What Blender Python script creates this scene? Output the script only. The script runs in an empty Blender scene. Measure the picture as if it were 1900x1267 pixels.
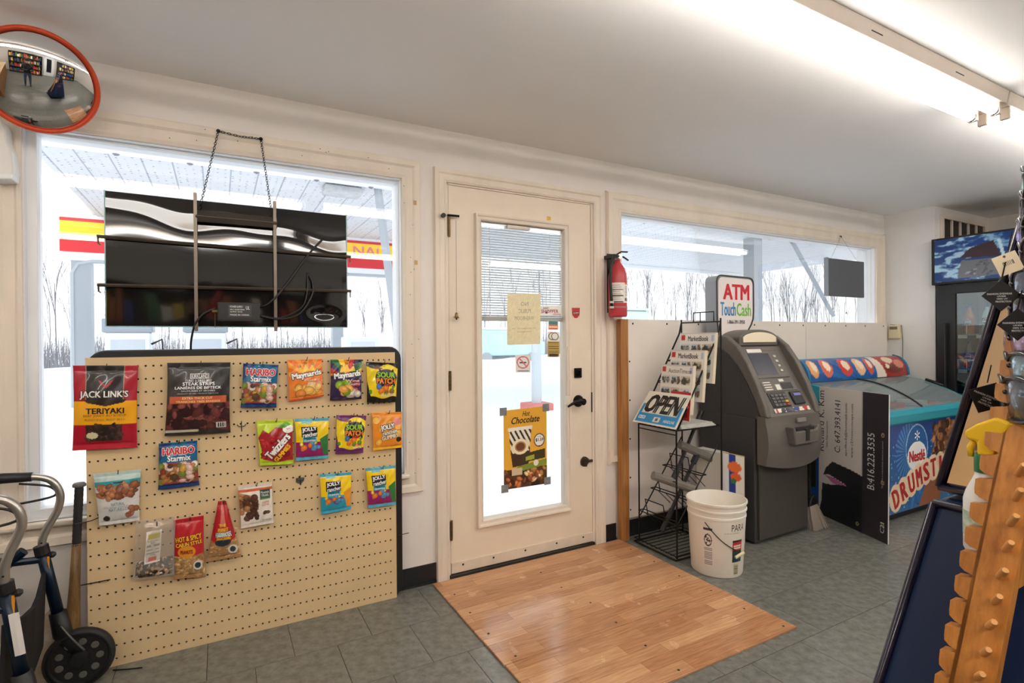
import bpy, math, random
import numpy as np
from mathutils import Vector, Matrix
sc = bpy.context.scene
col = sc.collection
random.seed(7)
rng = np.random.default_rng(7)
# ------------------------------------------------------------------ camera
CF, CYAW, CPITCH, CROLL, CZ, CD = 990.6, 0.5025, -0.0039, -0.0075, 1.2427, 2.5954
def cam_axes():
    cy, sy, cp, sp = math.cos(CYAW), math.sin(CYAW), math.cos(CPITCH), math.sin(CPITCH)
    w = np.array([sy*cp, cy*cp, sp]); r = np.array([cy, -sy, 0.]); u = np.cross(r, w)
    cr, sr = math.cos(CROLL), math.sin(CROLL)
    return r*cr+u*sr, -r*sr+u*cr, w
AR, AU, AW = cam_axes()
CAM = np.array([0., -CD, CZ])
cam = bpy.data.cameras.new('camera'); cam.sensor_width = 36; cam.lens = CF*36/1900; cam.clip_start = .02; cam.clip_end = 400
camo = bpy.data.objects.new('camera', cam); col.objects.link(camo)
camo.matrix_world = Matrix(((AR[0], AU[0], -AW[0], CAM[0]), (AR[1], AU[1], -AW[1], CAM[1]), (AR[2], AU[2], -AW[2], CAM[2]), (0, 0, 0, 1)))
sc.camera = camo
def P(px, py, ax, val):
    """photo pixel -> point where its ray meets the plane x/y/z = val"""
    d = AW+AR*(px-950)/CF-AU*(py-633.5)/CF
    return CAM+d*((val-CAM[ax])/d[ax])
# ------------------------------------------------------------------ sky, exposure
SKY, TUBE, TUBE_FILL, EXPO = 1.0, 5.7, 13.0, 1.1
wd = bpy.data.worlds.new('overcast_sky'); sc.world = wd; wd.use_nodes = True
bg = wd.node_tree.nodes['Background']; bg.inputs[0].default_value = (.94, .965, 1.0, 1); bg.inputs[1].default_value = SKY
vs = sc.view_settings
vs.view_transform = 'Standard'; vs.look = 'None'; vs.gamma = 1; vs.exposure = EXPO; vs.use_curve_mapping = False
sc.cycles.max_bounces = 12; sc.cycles.diffuse_bounces = 8; sc.cycles.transparent_max_bounces = 16
sc.cycles.caustics_reflective = False; sc.cycles.caustics_refractive = False; sc.cycles.sample_clamp_indirect = 8
# ------------------------------------------------------------------ materials
def lin(c): 
    return tuple((x/255/12.92 if x/255 <= .04045 else ((x/255+.055)/1.055)**2.4) for x in c[:3])
MATS = {}
def mat(name, rgb=(200, 200, 200), rough=.5, metal=0., var=0., scale=8., bump=0., bscale=40., coat=0., spec=.5, emit=None, estr=0., rand=0., rgb2=None, stretch=None):
    if name in MATS: return MATS[name]
    m = bpy.data.materials.new(name); m.use_nodes = True; nt = m.node_tree; N = nt.nodes; L = nt.links
    b = N['Principled BSDF']; MATS[name] = m
    c = lin(rgb)
    b.inputs['Base Color'].default_value = (*c, 1); b.inputs['Roughness'].default_value = rough
    b.inputs['Metallic'].default_value = metal; b.inputs['Specular IOR Level'].default_value = spec; b.inputs['Coat Weight'].default_value = coat
    if emit: b.inputs['Emission Color'].default_value = (*lin(emit), 1); b.inputs['Emission Strength'].default_value = estr
    if var or bump or rand:
        tc = N.new('ShaderNodeTexCoord'); co = tc.outputs['Object']
        if stretch:
            mp = N.new('ShaderNodeMapping'); mp.inputs['Scale'].default_value = stretch; L.new(co, mp.inputs[0]); co = mp.outputs[0]
    src = None
    if var:
        n = N.new('ShaderNodeTexNoise'); n.inputs['Scale'].default_value = scale; n.inputs['Detail'].default_value = 6; n.inputs['Roughness'].default_value = .65
        L.new(co, n.inputs['Vector'])
        mx = N.new('ShaderNodeMix'); mx.data_type = 'RGBA'
        c2 = lin(rgb2) if rgb2 else tuple(x*(1-var) for x in c)
        rp = N.new('ShaderNodeMapRange'); rp.inputs[1].default_value = .3; rp.inputs[2].default_value = .7
        L.new(n.outputs[0], rp.inputs[0]); L.new(rp.outputs[0], mx.inputs[0])
        mx.inputs[6].default_value = (*[min(1, x*(1+var*.3)) for x in c], 1); mx.inputs[7].default_value = (*c2, 1)
        src = mx.outputs[2]
    if rand:
        oi = N.new('ShaderNodeObjectInfo'); hs = N.new('ShaderNodeHueSaturation')
        mr = N.new('ShaderNodeMapRange'); mr.inputs[3].default_value = 1-rand; mr.inputs[4].default_value = 1+rand
        L.new(oi.outputs['Random'], mr.inputs[0]); L.new(mr.outputs[0], hs.inputs['Value'])
        if src: L.new(src, hs.inputs['Color'])
        else: hs.inputs['Color'].default_value = (*c, 1)
        src = hs.outputs[0]
    if src: L.new(src, b.inputs['Base Color'])
    if bump:
        n2 = N.new('ShaderNodeTexNoise'); n2.inputs['Scale'].default_value = bscale; n2.inputs['Detail'].default_value = 3
        bp = N.new('ShaderNodeBump'); bp.inputs['Strength'].default_value = bump; bp.inputs['Distance'].default_value = .01
        L.new(co, n2.inputs['Vector']); L.new(n2.outputs[0], bp.inputs['Height']); L.new(bp.outputs[0], b.inputs['Normal'])
    return m
def printmat(name='print', rough=.35, coat=0.):
    if name in MATS: return MATS[name]
    m = bpy.data.materials.new(name); m.use_nodes = True; N = m.node_tree.nodes; b = N['Principled BSDF']; MATS[name] = m
    a = N.new('ShaderNodeAttribute'); a.attribute_name = 'Col'; m.node_tree.links.new(a.outputs['Color'], b.inputs['Base Color'])
    b.inputs['Roughness'].default_value = rough; b.inputs['Coat Weight'].default_value = coat
    return m
def glassmat(name, tint=(255, 255, 255), refl=.07, rough=.0, body=0.):
    """thin clear sheet: mostly see-through, a little mirror; body = share of milky diffuse"""
    if name in MATS: return MATS[name]
    m = bpy.data.materials.new(name); m.use_nodes = True; nt = m.node_tree; N = nt.nodes; L = nt.links; MATS[name] = m
    N.remove(N['Principled BSDF'])
    t = N.new('ShaderNodeBsdfTransparent'); t.inputs[0].default_value = (*lin(tint), 1)
    g = N.new('ShaderNodeBsdfGlossy'); g.inputs['Roughness'].default_value = rough
    mx = N.new('ShaderNodeMixShader'); lw = N.new('ShaderNodeLayerWeight'); lw.inputs[0].default_value = .25
    mr = N.new('ShaderNodeMapRange'); mr.inputs[3].default_value = refl; mr.inputs[4].default_value = min(1, refl+.4)
    L.new(lw.outputs['Fresnel'], mr.inputs[0]); L.new(mr.outputs[0], mx.inputs[0]); L.new(t.outputs[0], mx.inputs[1]); L.new(g.outputs[0], mx.inputs[2])
    o = mx.outputs[0]
    if body:
        d = N.new('ShaderNodeBsdfDiffuse'); d.inputs[0].default_value = (*lin(tint), 1); m2 = N.new('ShaderNodeMixShader'); m2.inputs[0].default_value = body
        L.new(o, m2.inputs[1]); L.new(d.outputs[0], m2.inputs[2]); o = m2.outputs[0]
    L.new(o, N['Material Output'].inputs[0])
    return m
def inkmat(rgb, rough=.4):
    return mat('ink_%d_%d_%d' % tuple(rgb), rgb, rough)
# ------------------------------------------------------------------ mesh helpers
class MB:
    def __init__(s): s.v = []; s.f = []; s.m = []; s.n = 0
    def add(s, v, f, mi=0):
        o = len(s.v); s.v.extend([tuple(map(float, p)) for p in v]); s.f.extend([tuple(i+o for i in q) for q in f]); s.m.extend([mi]*len(f)); return s
    def box(s, x0, x1, y0, y1, z0, z1, mi=0):
        v = [(x, y, z) for z in (z0, z1) for y in (y0, y1) for x in (x0, x1)]
        return s.add(v, [(0, 2, 3, 1), (4, 5, 7, 6), (0, 1, 5, 4), (2, 6, 7, 3), (0, 4, 6, 2), (1, 3, 7, 5)], mi)
    def prism(s, poly, ax, a, b, mi=0):
        """2D polygon extruded along axis ax from a to b (other two axes in xyz order)"""
        def pt(p, t):
            q = list(p); q.insert(ax, t); return q
        n = len(poly); v = [pt(p, a) for p in poly]+[pt(p, b) for p in poly]
        f = [tuple(range(n)), tuple(range(2*n-1, n-1, -1))]+[(i, i+n, (i+1) % n+n, (i+1) % n) for i in range(n)]
        return s.add(v, f, mi)
    def tube(s, pts, r, n=8, closed=False, mi=0, flat=1.):
        pts = [np.array(p, float) for p in pts]; k = len(pts); rr = r if hasattr(r, '__len__') else [r]*k
        V = []; up = None
        for i, p in enumerate(pts):
            a = pts[(i-1) % k] if (closed or i) else p; b = pts[(i+1) % k] if (closed or i < k-1) else p
            t = b-a; t = t/(np.linalg.norm(t)+1e-12)
            if up is None:
                up = np.array([0, 0, 1.]) if abs(t[2]) < .9 else np.array([1., 0, 0])
            e = up-t*(up@t); e = e/(np.linalg.norm(e)+1e-12); up = e; g = np.cross(t, e)
            for j in range(n):
                c = 2*math.pi*j/n; V.append(p+rr[i]*(math.cos(c)*e+flat*math.sin(c)*g))
        F = []
        for i in range(k if closed else k-1):
            for j in range(n):
                i2 = (i+1) % k; F.append((i*n+j, i*n+(j+1) % n, i2*n+(j+1) % n, i2*n+j))
        if not closed: F += [tuple(range(n-1, -1, -1)), tuple((k-1)*n+j for j in range(n))]
        return s.add(V, F, mi)
    def lathe(s, prof, c=(0, 0, 0), ax=(0, 0, 1), n=20, mi=0, caps=True):
        """profile [(radius, height)] turned about axis ax through c"""
        a = np.array(ax, float); a /= np.linalg.norm(a); t = np.array([1., 0, 0]) if abs(a[0]) < .8 else np.array([0, 1., 0])
        e = np.cross(a, t); e /= np.linalg.norm(e); g = np.cross(a, e); c = np.array(c, float)
        V = [c+a*h+r*(math.cos(2*math.pi*j/n)*e+math.sin(2*math.pi*j/n)*g) for r, h in prof for j in range(n)]
        F = [(i*n+j, i*n+(j+1) % n, (i+1)*n+(j+1) % n, (i+1)*n+j) for i in range(len(prof)-1) for j in range(n)]
        if caps: F += [tuple(range(n-1, -1, -1)), tuple((len(prof)-1)*n+j for j in range(n))]
        return s.add(V, F, mi)
    def ball(s, c, r, n=10, k=6, mi=0):
        r = np.array(r if hasattr(r, '__len__') else (r, r, r), float); c = np.array(c, float)
        V = [c+r*np.array([math.sin(math.pi*i/k)*math.cos(2*math.pi*j/n), math.sin(math.pi*i/k)*math.sin(2*math.pi*j/n), math.cos(math.pi*i/k)]) for i in range(k+1) for j in range(n)]
        F = [(i*n+j, (i+1)*n+j, (i+1)*n+(j+1) % n, i*n+(j+1) % n) for i in range(k) for j in range(n)]
        return s.add(V, F, mi)
    def grid(s, A, mi=0):
        """A: array (nu, nv, 3)"""
        nu, nv = A.shape[:2]
        F = [(i*nv+j, (i+1)*nv+j, (i+1)*nv+j+1, i*nv+j+1) for i in range(nu-1) for j in range(nv-1)]
        return s.add(A.reshape(-1, 3), F, mi)
LOC = {}
def tag(o, label=None, cat=None, group=None, kind=None):
    for k, v in (('label', label), ('category', cat), ('group', group), ('kind', kind)):
        if v: o[k] = v
    return o
def thing(name, label, cat, loc=(0, 0, 0), group=None, kind=None):
    o = bpy.data.objects.new(name, None); col.objects.link(o); o.location = loc; o.empty_display_size = .05
    LOC[o] = np.array(loc, float); return tag(o, label, cat, group, kind)
def obj(name, mb, mats, parent=None, loc=None, smooth=False, bev=0., seg=2, label=None, cat=None, group=None, kind=None, cols=None, auto=None, sol=0., sub=0):
    """world-space builder -> one mesh object; its origin is loc (or its parent's)"""
    if parent is not None: o0 = LOC[parent]
    else: o0 = np.array(loc if loc is not None else (0, 0, 0), float)
    V = np.array(mb.v, float)-o0
    me = bpy.data.meshes.new(name); me.from_pydata(V.tolist(), [], mb.f)
    for m in (mats if isinstance(mats, (list, tuple)) else [mats]): me.materials.append(m)
    if any(mb.m): me.polygons.foreach_set('material_index', mb.m)
    if smooth or auto: me.polygons.foreach_set('use_smooth', [True]*len(mb.f))
    if cols is not None:
        at = me.color_attributes.new('Col', 'FLOAT_COLOR', 'POINT')
        at.data.foreach_set('color', np.concatenate([cols, np.ones((len(cols), 1))], 1).astype(np.float32).ravel())
    me.update()
    if auto: me.set_sharp_from_angle(angle=math.radians(auto))
    o = bpy.data.objects.new(name, me); col.objects.link(o); LOC[o] = o0
    if parent is not None: o.parent = parent
    else: o.location = o0
    if sol: 
        md = o.modifiers.new('solid', 'SOLIDIFY'); md.thickness = sol
    if bev: 
        md = o.modifiers.new('bevel', 'BEVEL'); md.width = bev; md.segments = seg; md.limit_method = 'ANGLE'; md.angle_limit = math.radians(40)
    if sub:
        md = o.modifiers.new('sub', 'SUBSURF'); md.levels = sub; md.render_levels = sub
    return tag(o, label, cat, group, kind)
def copytree(o, loc=None, rot=None, scale=None, parent=None):
    c = o.copy(); col.objects.link(c)
    if loc is not None: c.location = loc
    if rot is not None: c.rotation_euler = rot
    if scale is not None: c.scale = scale
    if parent is not None: c.parent = parent
    for ch in o.children: copytree(ch, parent=c)
    return c
# ------------------------------------------------------------------ printed surfaces
class Surf:
    """flat quad (tl, tr, br, bl) with optional bulge(u, v) along its outward normal; u, v in 0..1 (v up)"""
    def __init__(s, tl, tr, br, bl, bulge=None, pinch=0.):
        s.q = [np.array(p, float) for p in (tl, tr, br, bl)]; s.b = bulge; s.pinch = pinch
        s.w = np.linalg.norm(s.q[1]-s.q[0]); s.h = np.linalg.norm(s.q[0]-s.q[3])
        n = np.cross(s.q[2]-s.q[3], s.q[0]-s.q[3]); s.n = n/np.linalg.norm(n)
    def p(s, u, v, off=0., flip=1.):
        u = np.asarray(u, float)[..., None]; v = np.asarray(v, float)[..., None]
        if s.pinch: u = .5+(u-.5)*(1-s.pinch*np.sin(np.pi*np.clip(v, 0, 1))**.7)
        tl, tr, br, bl = s.q
        r = (tl*(1-u)+tr*u)*v+(bl*(1-u)+br*u)*(1-v)
        k = off+(flip*s.b(u, v) if s.b else 0.)
        return r+s.n*k
def slab(mb, S, u0, v0, u1, v1, o0, o1, mi=0):
    uu = np.array([u0, u1, u1, u0]); vv = np.array([v0, v0, v1, v1])
    V = np.concatenate([S.p(uu, vv, o0), S.p(uu, vv, o1)])
    return mb.add(V, [(3, 2, 1, 0), (4, 5, 6, 7), (0, 1, 5, 4), (1, 2, 6, 5), (2, 3, 7, 6), (3, 0, 4, 7)], mi)
class Lay:
    def __init__(s, u, v, base, asp=1.): s.u = u; s.v = v; s.a = asp; s.c = np.tile(np.array(base, float), (len(u), 1))
    def put(s, m, c): s.c[m] = c; return s
    def rect(s, a, b, c, d, k): return s.put((s.u >= a) & (s.u <= c) & (s.v >= b) & (s.v <= d), k)
    def band(s, f0, f1, k):
        g = lambda f: f(s.u) if callable(f) else f
        return s.put((s.v >= g(f0)) & (s.v <= g(f1)), k)
    def ell(s, x, y, rx, ry, k, rot=0.):
        t = math.radians(rot); du = s.u-x; dv = (s.v-y)*s.a; e = du*math.cos(t)+dv*math.sin(t); g = -du*math.sin(t)+dv*math.cos(t)
        return s.put((e/rx)**2+(g/(ry*s.a))**2 < 1, k)
    def poly(s, pts, k):
        m = np.zeros(len(s.u), bool); n = len(pts)
        for i in range(n):
            (x1, y1), (x2, y2) = pts[i], pts[(i+1) % n]
            if y1 == y2: continue
            c = ((y1 > s.v) != (y2 > s.v)) & (s.u < (x2-x1)*(s.v-y1)/(y2-y1)+x1); m ^= c
        return s.put(m, k)
    def bits(s, n, box, r, cols, seed=1, el=1.6):
        R = random.Random(seed)
        for _ in range(n):
            x, y, k, e, c, t = R.uniform(box[0], box[2]), R.uniform(box[1], box[3]), r*R.uniform(.6, 1.2), R.uniform(.7, 1.2), np.array(R.choice(cols), float), R.uniform(0, 180)
            s.ell(x, y, k*1.12, k/s.a/el*e*1.16, tuple(c*.72), t); s.ell(x, y, k, k/s.a/el*e, tuple(c), t); s.ell(x+k*.1, y+k*.12, k*.45, k/s.a/el*e*.4, tuple(np.minimum(c*1.16, 255)), t)  # darker rim and pale spot draw shading into each bit's colour
        return s
    def rays(s, x, y, n, cols, m=None):
        t = np.arctan2((s.v-y)*s.a, s.u-x); k = ((t/(2*np.pi)+.5)*n).astype(int) % len(cols)
        q = np.array(cols, float)[k]; m = np.ones(len(s.u), bool) if m is None else m
        s.c[m] = q[m]; return s
    def speck(s, amt, seed=3, box=(0, 0, 1, 1)):
        r = np.random.default_rng(seed); m = (s.u >= box[0]) & (s.u <= box[2]) & (s.v >= box[1]) & (s.v <= box[3])
        s.c[m] = np.clip(s.c[m]+r.normal(0, amt, (m.sum(), 1)), 0, 255); return s
def fbm(u, v, seed, sx, sy, octs=4):
    r = np.random.default_rng(seed); out = np.zeros(len(u)); amp = 1.; tot = 0.
    for o in range(octs):
        G = r.uniform(0, 1, (64, 64)); x = (u*sx*2**o) % 63; y = (v*sy*2**o) % 63; i = x.astype(int); j = y.astype(int); a = x-i; b = y-j; a = a*a*(3-2*a); b = b*b*(3-2*b)
        out += amp*((G[i, j]*(1-a)+G[i+1, j]*a)*(1-b)+(G[i, j+1]*(1-a)+G[i+1, j+1]*a)*b); tot += amp; amp *= .55
    return out/tot
def linarr(c):
    c = np.clip(c, 0, 255)/255
    return np.where(c <= .04045, c/12.92, ((c+.055)/1.055)**2.4)
def sheet(name, S, fn, nx, ny, parent=None, thick=.003, material=None, edge=None, backbulge=None, base=(230, 230, 225), **kw):
    """printed sheet/pouch: front grid carries the print, back and rim close it"""
    us, vs_ = np.linspace(0, 1, nx), np.linspace(0, 1, ny)
    U, V = np.meshgrid(us, vs_, indexing='ij'); u, v = U.ravel(), V.ravel()
    L = Lay(u, v, base, S.h/S.w)
    if fn: fn(L)
    cols = linarr(L.c)
    mb = MB(); mb.grid(S.p(U, V)); nf = nx*ny
    if backbulge is not None:
        B = S.p(U, V, -thick, flip=backbulge); mb.grid(B[::-1]); cb = cols.reshape(nx, ny, 3)[::-1].reshape(-1, 3)
        ring = [(i, 0) for i in range(nx)]+[(nx-1, j) for j in range(1, ny)]+[(i, ny-1) for i in range(nx-2, -1, -1)]+[(0, j) for j in range(ny-2, 0, -1)]
        k = len(ring)
        for t in range(k):
            a, b = ring[t], ring[(t+1) % k]
            mb.f.append((a[0]*ny+a[1], nf+(nx-1-a[0])*ny+a[1], nf+(nx-1-b[0])*ny+b[1], b[0]*ny+b[1])); mb.m.append(0)
        cols = np.concatenate([cols, cb])
    else:
        ring = [(i, 0) for i in range(nx)]+[(nx-1, j) for j in range(1, ny)]+[(i, ny-1) for i in range(nx-2, -1, -1)]+[(0, j) for j in range(ny-2, 0, -1)]
        ids = [i*ny+j for i, j in ring]; k = len(ids); F = np.array([mb.v[i] for i in ids]); Bk = F-S.n*thick
        o = len(mb.v); mb.v.extend(map(tuple, F)); mb.v.extend(map(tuple, Bk))
        for t in range(k):
            mb.f.append((o+t, o+k+t, o+k+(t+1) % k, o+(t+1) % k)); mb.m.append(0)
        mb.f.append(tuple(o+k+t for t in range(k-1, -1, -1))); mb.m.append(0)
        ec = linarr(np.array([edge or (225, 222, 215)], float)); cols = np.concatenate([cols, np.repeat(ec, 2*k, 0)])
    return obj(name, mb, material or printmat(), parent, cols=cols, **kw)
TXT = {}
def textmesh(s, bold=0., res=2):
    key = (s, bold)
    if key not in TXT:
        cu = bpy.data.curves.new('t', 'FONT'); cu.body = s; cu.offset = bold; cu.resolution_u = res; cu.fill_mode = 'FRONT'
        to = bpy.data.objects.new('t', cu); me = bpy.data.meshes.new_from_object(to)
        V = np.array([v.co[:2] for v in me.vertices]); F = [tuple(p.vertices) for p in me.polygons]
        bpy.data.objects.remove(to); bpy.data.curves.remove(cu); bpy.data.meshes.remove(me); TXT[key] = (V, F)
    return TXT[key]
def texts(S, items, parent, name='lettering', off=.0012):
    """items: (string, (u0, v0, u1, v1), rgb[, dict(rot, bold, out=(rgb, w), arc)]); each string becomes one part"""
    for it in items:
        mb = MB(); mats = []
        st, bx, rgb = it[:3]; o = it[3] if len(it) > 3 else {}
        V, F = textmesh(st); lo, hi = V.min(0), V.max(0); W, H = (bx[2]-bx[0])*S.w, (bx[3]-bx[1])*S.h
        q = (V-lo)/np.maximum(hi-lo, 1e-6); t = math.radians(o.get('rot', 0)); Fm = [f[::-1] for f in F] if o.get('mirror') else F
        bo = min(o.get('bold', 0.)*H*1.7, .0065); jobs = []
        if 'out' in o:
            w = bo+min(o['out'][1]*H*1.9, .004); jobs += [(o['out'][0], w*math.cos(a), w*math.sin(a), off*.55) for a in np.arange(8)*math.pi/4]
        jobs += [(rgb, dx, dy, off+o.get('lift', 0)) for dx, dy in (((0, 0),) if bo == 0 else ((-bo, -bo*.5), (bo, -bo*.5), (-bo, bo*.5), (bo, bo*.5)))]
        for jn, (c, dx, dy, of) in enumerate(jobs):
            of += jn*2.5e-5
            x = (q[:, 0]-.5)*W+dx; y = (q[:, 1]-.5)*H+dy
            if 'shear' in o: x = x+y*o['shear']
            x, y = x*math.cos(t)-y*math.sin(t), x*math.sin(t)+y*math.cos(t)
            if o.get('mirror'): x = -x
            u = (bx[0]+bx[2])/2+x/S.w; v = (bx[1]+bx[3])/2+y/S.h
            m = inkmat(c)
            if m not in mats: mats.append(m)
            mb.add(S.p(u, v, of), Fm, mats.index(m))
        obj(name, mb, mats, parent)
def flatsurf(p0, right, up, w, h):
    """quad with lower-left p0"""
    p0 = np.array(p0, float); r = np.array(right, float); r /= np.linalg.norm(r); u = np.array(up, float); u /= np.linalg.norm(u)
    return Surf(p0+u*h, p0+r*w+u*h, p0+r*w, p0)
def rrect(x0, y0, x1, y1, r, n=5):
    pts = []
    for cx, cy, a in ((x1-r, y1-r, 0), (x0+r, y1-r, 90), (x0+r, y0+r, 180), (x1-r, y0+r, 270)):
        for i in range(n+1):
            t = math.radians(a+90*i/n); pts.append((cx+r*math.cos(t), cy+r*math.sin(t)))
    return pts
# ------------------------------------------------------------------ room shell
ZC = 2.33; XL, XR, YB, XA = -2.3, 5.25, -5.2, 6.26
M_wall = mat('wall_paint', (234, 228, 222), .6, var=.05, scale=2.5, bump=.05, bscale=60)
M_trim = mat('cream_trim', (236, 224, 208), .45, var=.10, scale=5, bump=.06, bscale=30, stretch=(1, 1, .4))
M_door = mat('cream_door', (236, 222, 202), .42, var=.07, scale=3, bump=.05, bscale=25)
M_white = mat('white_vinyl', (240, 241, 242), .35)
M_ceil = mat('ceiling_paint', (250, 250, 251), .7, var=.03, scale=1.5)
M_black = mat('black_plastic', (24, 24, 25), .4)
M_dark = mat('dark_metal', (40, 38, 36), .35, .7)
M_base = mat('black_vinyl_base', (30, 31, 32), .4, var=.3, scale=9)
M_chrome = mat('steel', (190, 188, 182), .25, 1.)
M_glass = glassmat('window_glass', (252, 253, 253), .022)
W1 = (-.63, .803, .58, 2.046); W2 = (2.201, 5.098, .58, 2.028); DR = (1.045, 1.984, 0, 2.058)
mb = MB()
for a, b, z0, z1 in ((XL-.15, W1[0], 0, ZC), (W1[0], W1[1], 0, W1[2]), (W1[0], W1[1], W1[3], ZC), (W1[1], DR[0], 0, ZC), (DR[0], DR[1], DR[3], ZC),
                     (DR[1], W2[0], 0, ZC), (W2[0], W2[1], 0, W2[2]), (W2[0], W2[1], W2[3], ZC), (W2[1], XR+.1, 0, ZC)):
    mb.box(a, b, 0, .15, z0-.0, z1)
obj('wall_front', mb, M_wall, label='cream painted front wall holding two windows and the shop door', cat='wall', kind='structure')
obj('wall_left', MB().box(XL-.15, XL, YB, 0, 0, ZC), M_wall, label='plain cream side wall left of the walker', cat='wall', kind='structure')
M_wallw = mat('white_wall_paint', (236, 234, 231), .55, var=.04, scale=3, bump=.08, bscale=40)
obj('wall_right', MB().box(XR, XR+.1, -.39, 0, 0, ZC), M_wallw, label='narrow white side wall stub at the end of the long window', cat='wall', kind='structure')
obj('wall_alcove', MB().box(XR+.1, XA+.1, -.39, -.29, 0, ZC), M_wall, label='short beige wall with the air vent above the drinks fridge', cat='wall', kind='structure')
obj('wall_end', MB().box(XA, XA+.1, YB, -.39, 0, ZC), M_wall, label='end wall behind the drinks fridge', cat='wall', kind='structure')
obj('wall_back', MB().box(XL-.15, XA+.1, YB-.15, YB, 0, ZC), mat('back_wall_paint', (220, 217, 212), .6), label='back wall of the shop seen only in the round mirror', cat='wall', kind='structure')
obj('ceiling', MB().box(XL-.15, XA+.1, YB-.15, .15, ZC, ZC+.1), M_ceil, label='flat white ceiling over the shop', cat='ceiling', kind='structure')
# floor: slab + tiles in running bond
flo = thing('floor', 'grey vinyl tile floor laid in staggered rows', 'floor', (0, 0, 0), kind='structure')
M_tile = mat('grey_vinyl_tile', (129, 130, 123), .27, var=.28, scale=26, bump=.03, bscale=30, rand=.05, rgb2=(101, 102, 95))
obj('subfloor', MB().box(XL-.1, XA, YB-.1, .1, -.12, -.004), mat('seam_dark', (52, 52, 50), .8), flo)
T = .303; TG = .0012
tm = MB().box(TG, T-TG, TG, T-TG, -.004, 0)
proto = None; rest = MB()
for r in range(18):
    y1 = -.037-T*(r-1)
    off = .254 if r % 2 else .112
    for k in range(-9, 21):
        x0 = off+k*T
        if x0 < XL-.3 or x0 > XA: continue
        if 0 <= r <= 7 and -1.05 < x0 < 5.3:
            if proto is None:
                proto = obj('tile', tm, M_tile, flo); proto.location = (x0, y1-T, 0)
            else:
                c = proto.copy(); col.objects.link(c); c.location = (x0, y1-T, 0)
        else: rest.box(x0+TG, x0+T-TG, y1-T+TG, y1-TG, -.004, 0)
obj('tile_field', rest, M_tile, flo, kind='stuff')
# baseboards
def board(name, x0, x1, lab): obj(name, MB().box(x0, x1, -.006, 0, 0, .1).box(x0, x1, -.012, -.006, 0, .012), M_base, label=lab, cat='baseboard', kind='structure')
board('baseboard_front', .80, .979, 'short black vinyl baseboard between pegboard and door')
board('baseboard_middle', 2.066, 2.15, 'tiny black vinyl baseboard between door casing and timber post')
board('baseboard_right', 2.226, 2.82, 'black vinyl baseboard under the white panel behind the wire rack')
board('baseboard_left', XL, .80, 'black vinyl baseboard below the left window behind the walker')
# ------------------------------------------------------------------ casings, windows
PROF = [(0, 0), (0, .014), (.012, .018), (.02, .014), (.05, .016), (.06, .022), (.085, .024), (.09, .012), (.09, 0)]
def casing_side(x0, x1, z0, z1, side, w, parent, name, foot=None, y0=0.):
    pr = [(t*w/.09, d) for t, d in PROF]; E = []
    for t, d in pr:
        if side == 'T': E.append(((x0-t, y0-d, z1+t), (x1+t, y0-d, z1+t)))
        if side == 'B': E.append(((x1+t, y0-d, z0-t), (x0-t, y0-d, z0-t)))
        if side == 'L': E.append(((x0-t, y0-d, foot if foot is not None else z0-t), (x0-t, y0-d, z1+t)))
        if side == 'R': E.append(((x1+t, y0-d, z1+t), (x1+t, y0-d, foot if foot is not None else z0-t)))
    n = len(E); V = [e[0] for e in E]+[e[1] for e in E]
    F = [(i, i+1, n+i+1, n+i) for i in range(n-1)]+[tuple(range(n-1, -1, -1)), tuple(range(n, 2*n))]
    return obj(name, MB().add(V, F), M_trim, parent)
def window(name, W, lab, cas, mull=()):
    x0, x1, z0, z1 = W
    r = thing(name, lab, 'window', ((x0+x1)/2, 0, z0), kind='structure')
    fw = .035
    for a, b, c, d in ((x0, x1, z0, z0+fw), (x0, x1, z1-.012, z1), (x0, x0+fw, z0+fw, z1-.012), (x1-.008, x1, z0+fw, z1-.012)):
        obj('window_frame', MB().box(a, b, .03, .1, c, d), M_white, r, bev=.003)
    for m in mull: obj('mullion', MB().box(m-.02, m+.02, .03, .1, z0+fw, z1-.012), M_white, r, bev=.003)
    obj('glass_pane', MB().box(x0+fw, x1-.008, .06, .064, z0+fw, z1-.012), M_glass, r)
    obj('jamb', MB().box(x0, x0+.004, 0, .15, z0, z1).box(x1-.004, x1, 0, .15, z0, z1).box(x0, x1, 0, .15, z1-.004, z1).box(x0, x1, 0, .15, z0, z0+.004), M_white, r)
    for s, w in cas: casing_side(x0, x1, z0, z1, s, w, r, 'window_casing')
    return r
window('window_1', W1, 'large left window behind the hanging black sign', (('T', .1), ('L', .09), ('R', .093), ('B', .1)))
window('window_2', W2, 'long right window above the white panel and cash machine', (('T', .12), ('L', .113), ('R', .13), ('B', .1)))
w1sill = bpy.data.objects['window_1']
obj('window_sill', MB().box(W1[0]-.1, W1[1]+.02, -.045, .0, W1[2]-.02, W1[2]), M_trim, w1sill, bev=.006)
for a, b in ((770, 376), (772, 487)):
    c = P(a, b, 1, -.024); obj('tape_scrap', MB().box(c[0]-.008, c[0]+.008, -.0245, -.0225, c[2]-.011, c[2]+.011), mat('old_tape', (196, 160, 110), .6), w1sill)
R = random.Random(2)
for i in range(26):
    c = P(R.uniform(748, 778), R.uniform(330, 880), 1, -.02) if i < 14 else P(R.uniform(180, 740), 0, 1, -.02); zz = c[2] if i < 14 else R.uniform(2.07, 2.13)
    obj('nail_hole', MB().lathe([(.0022, 0), (.0015, .0006)], (c[0], -.0235, zz), (0, -1, 0), 6), M_dark, w1sill)
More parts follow.
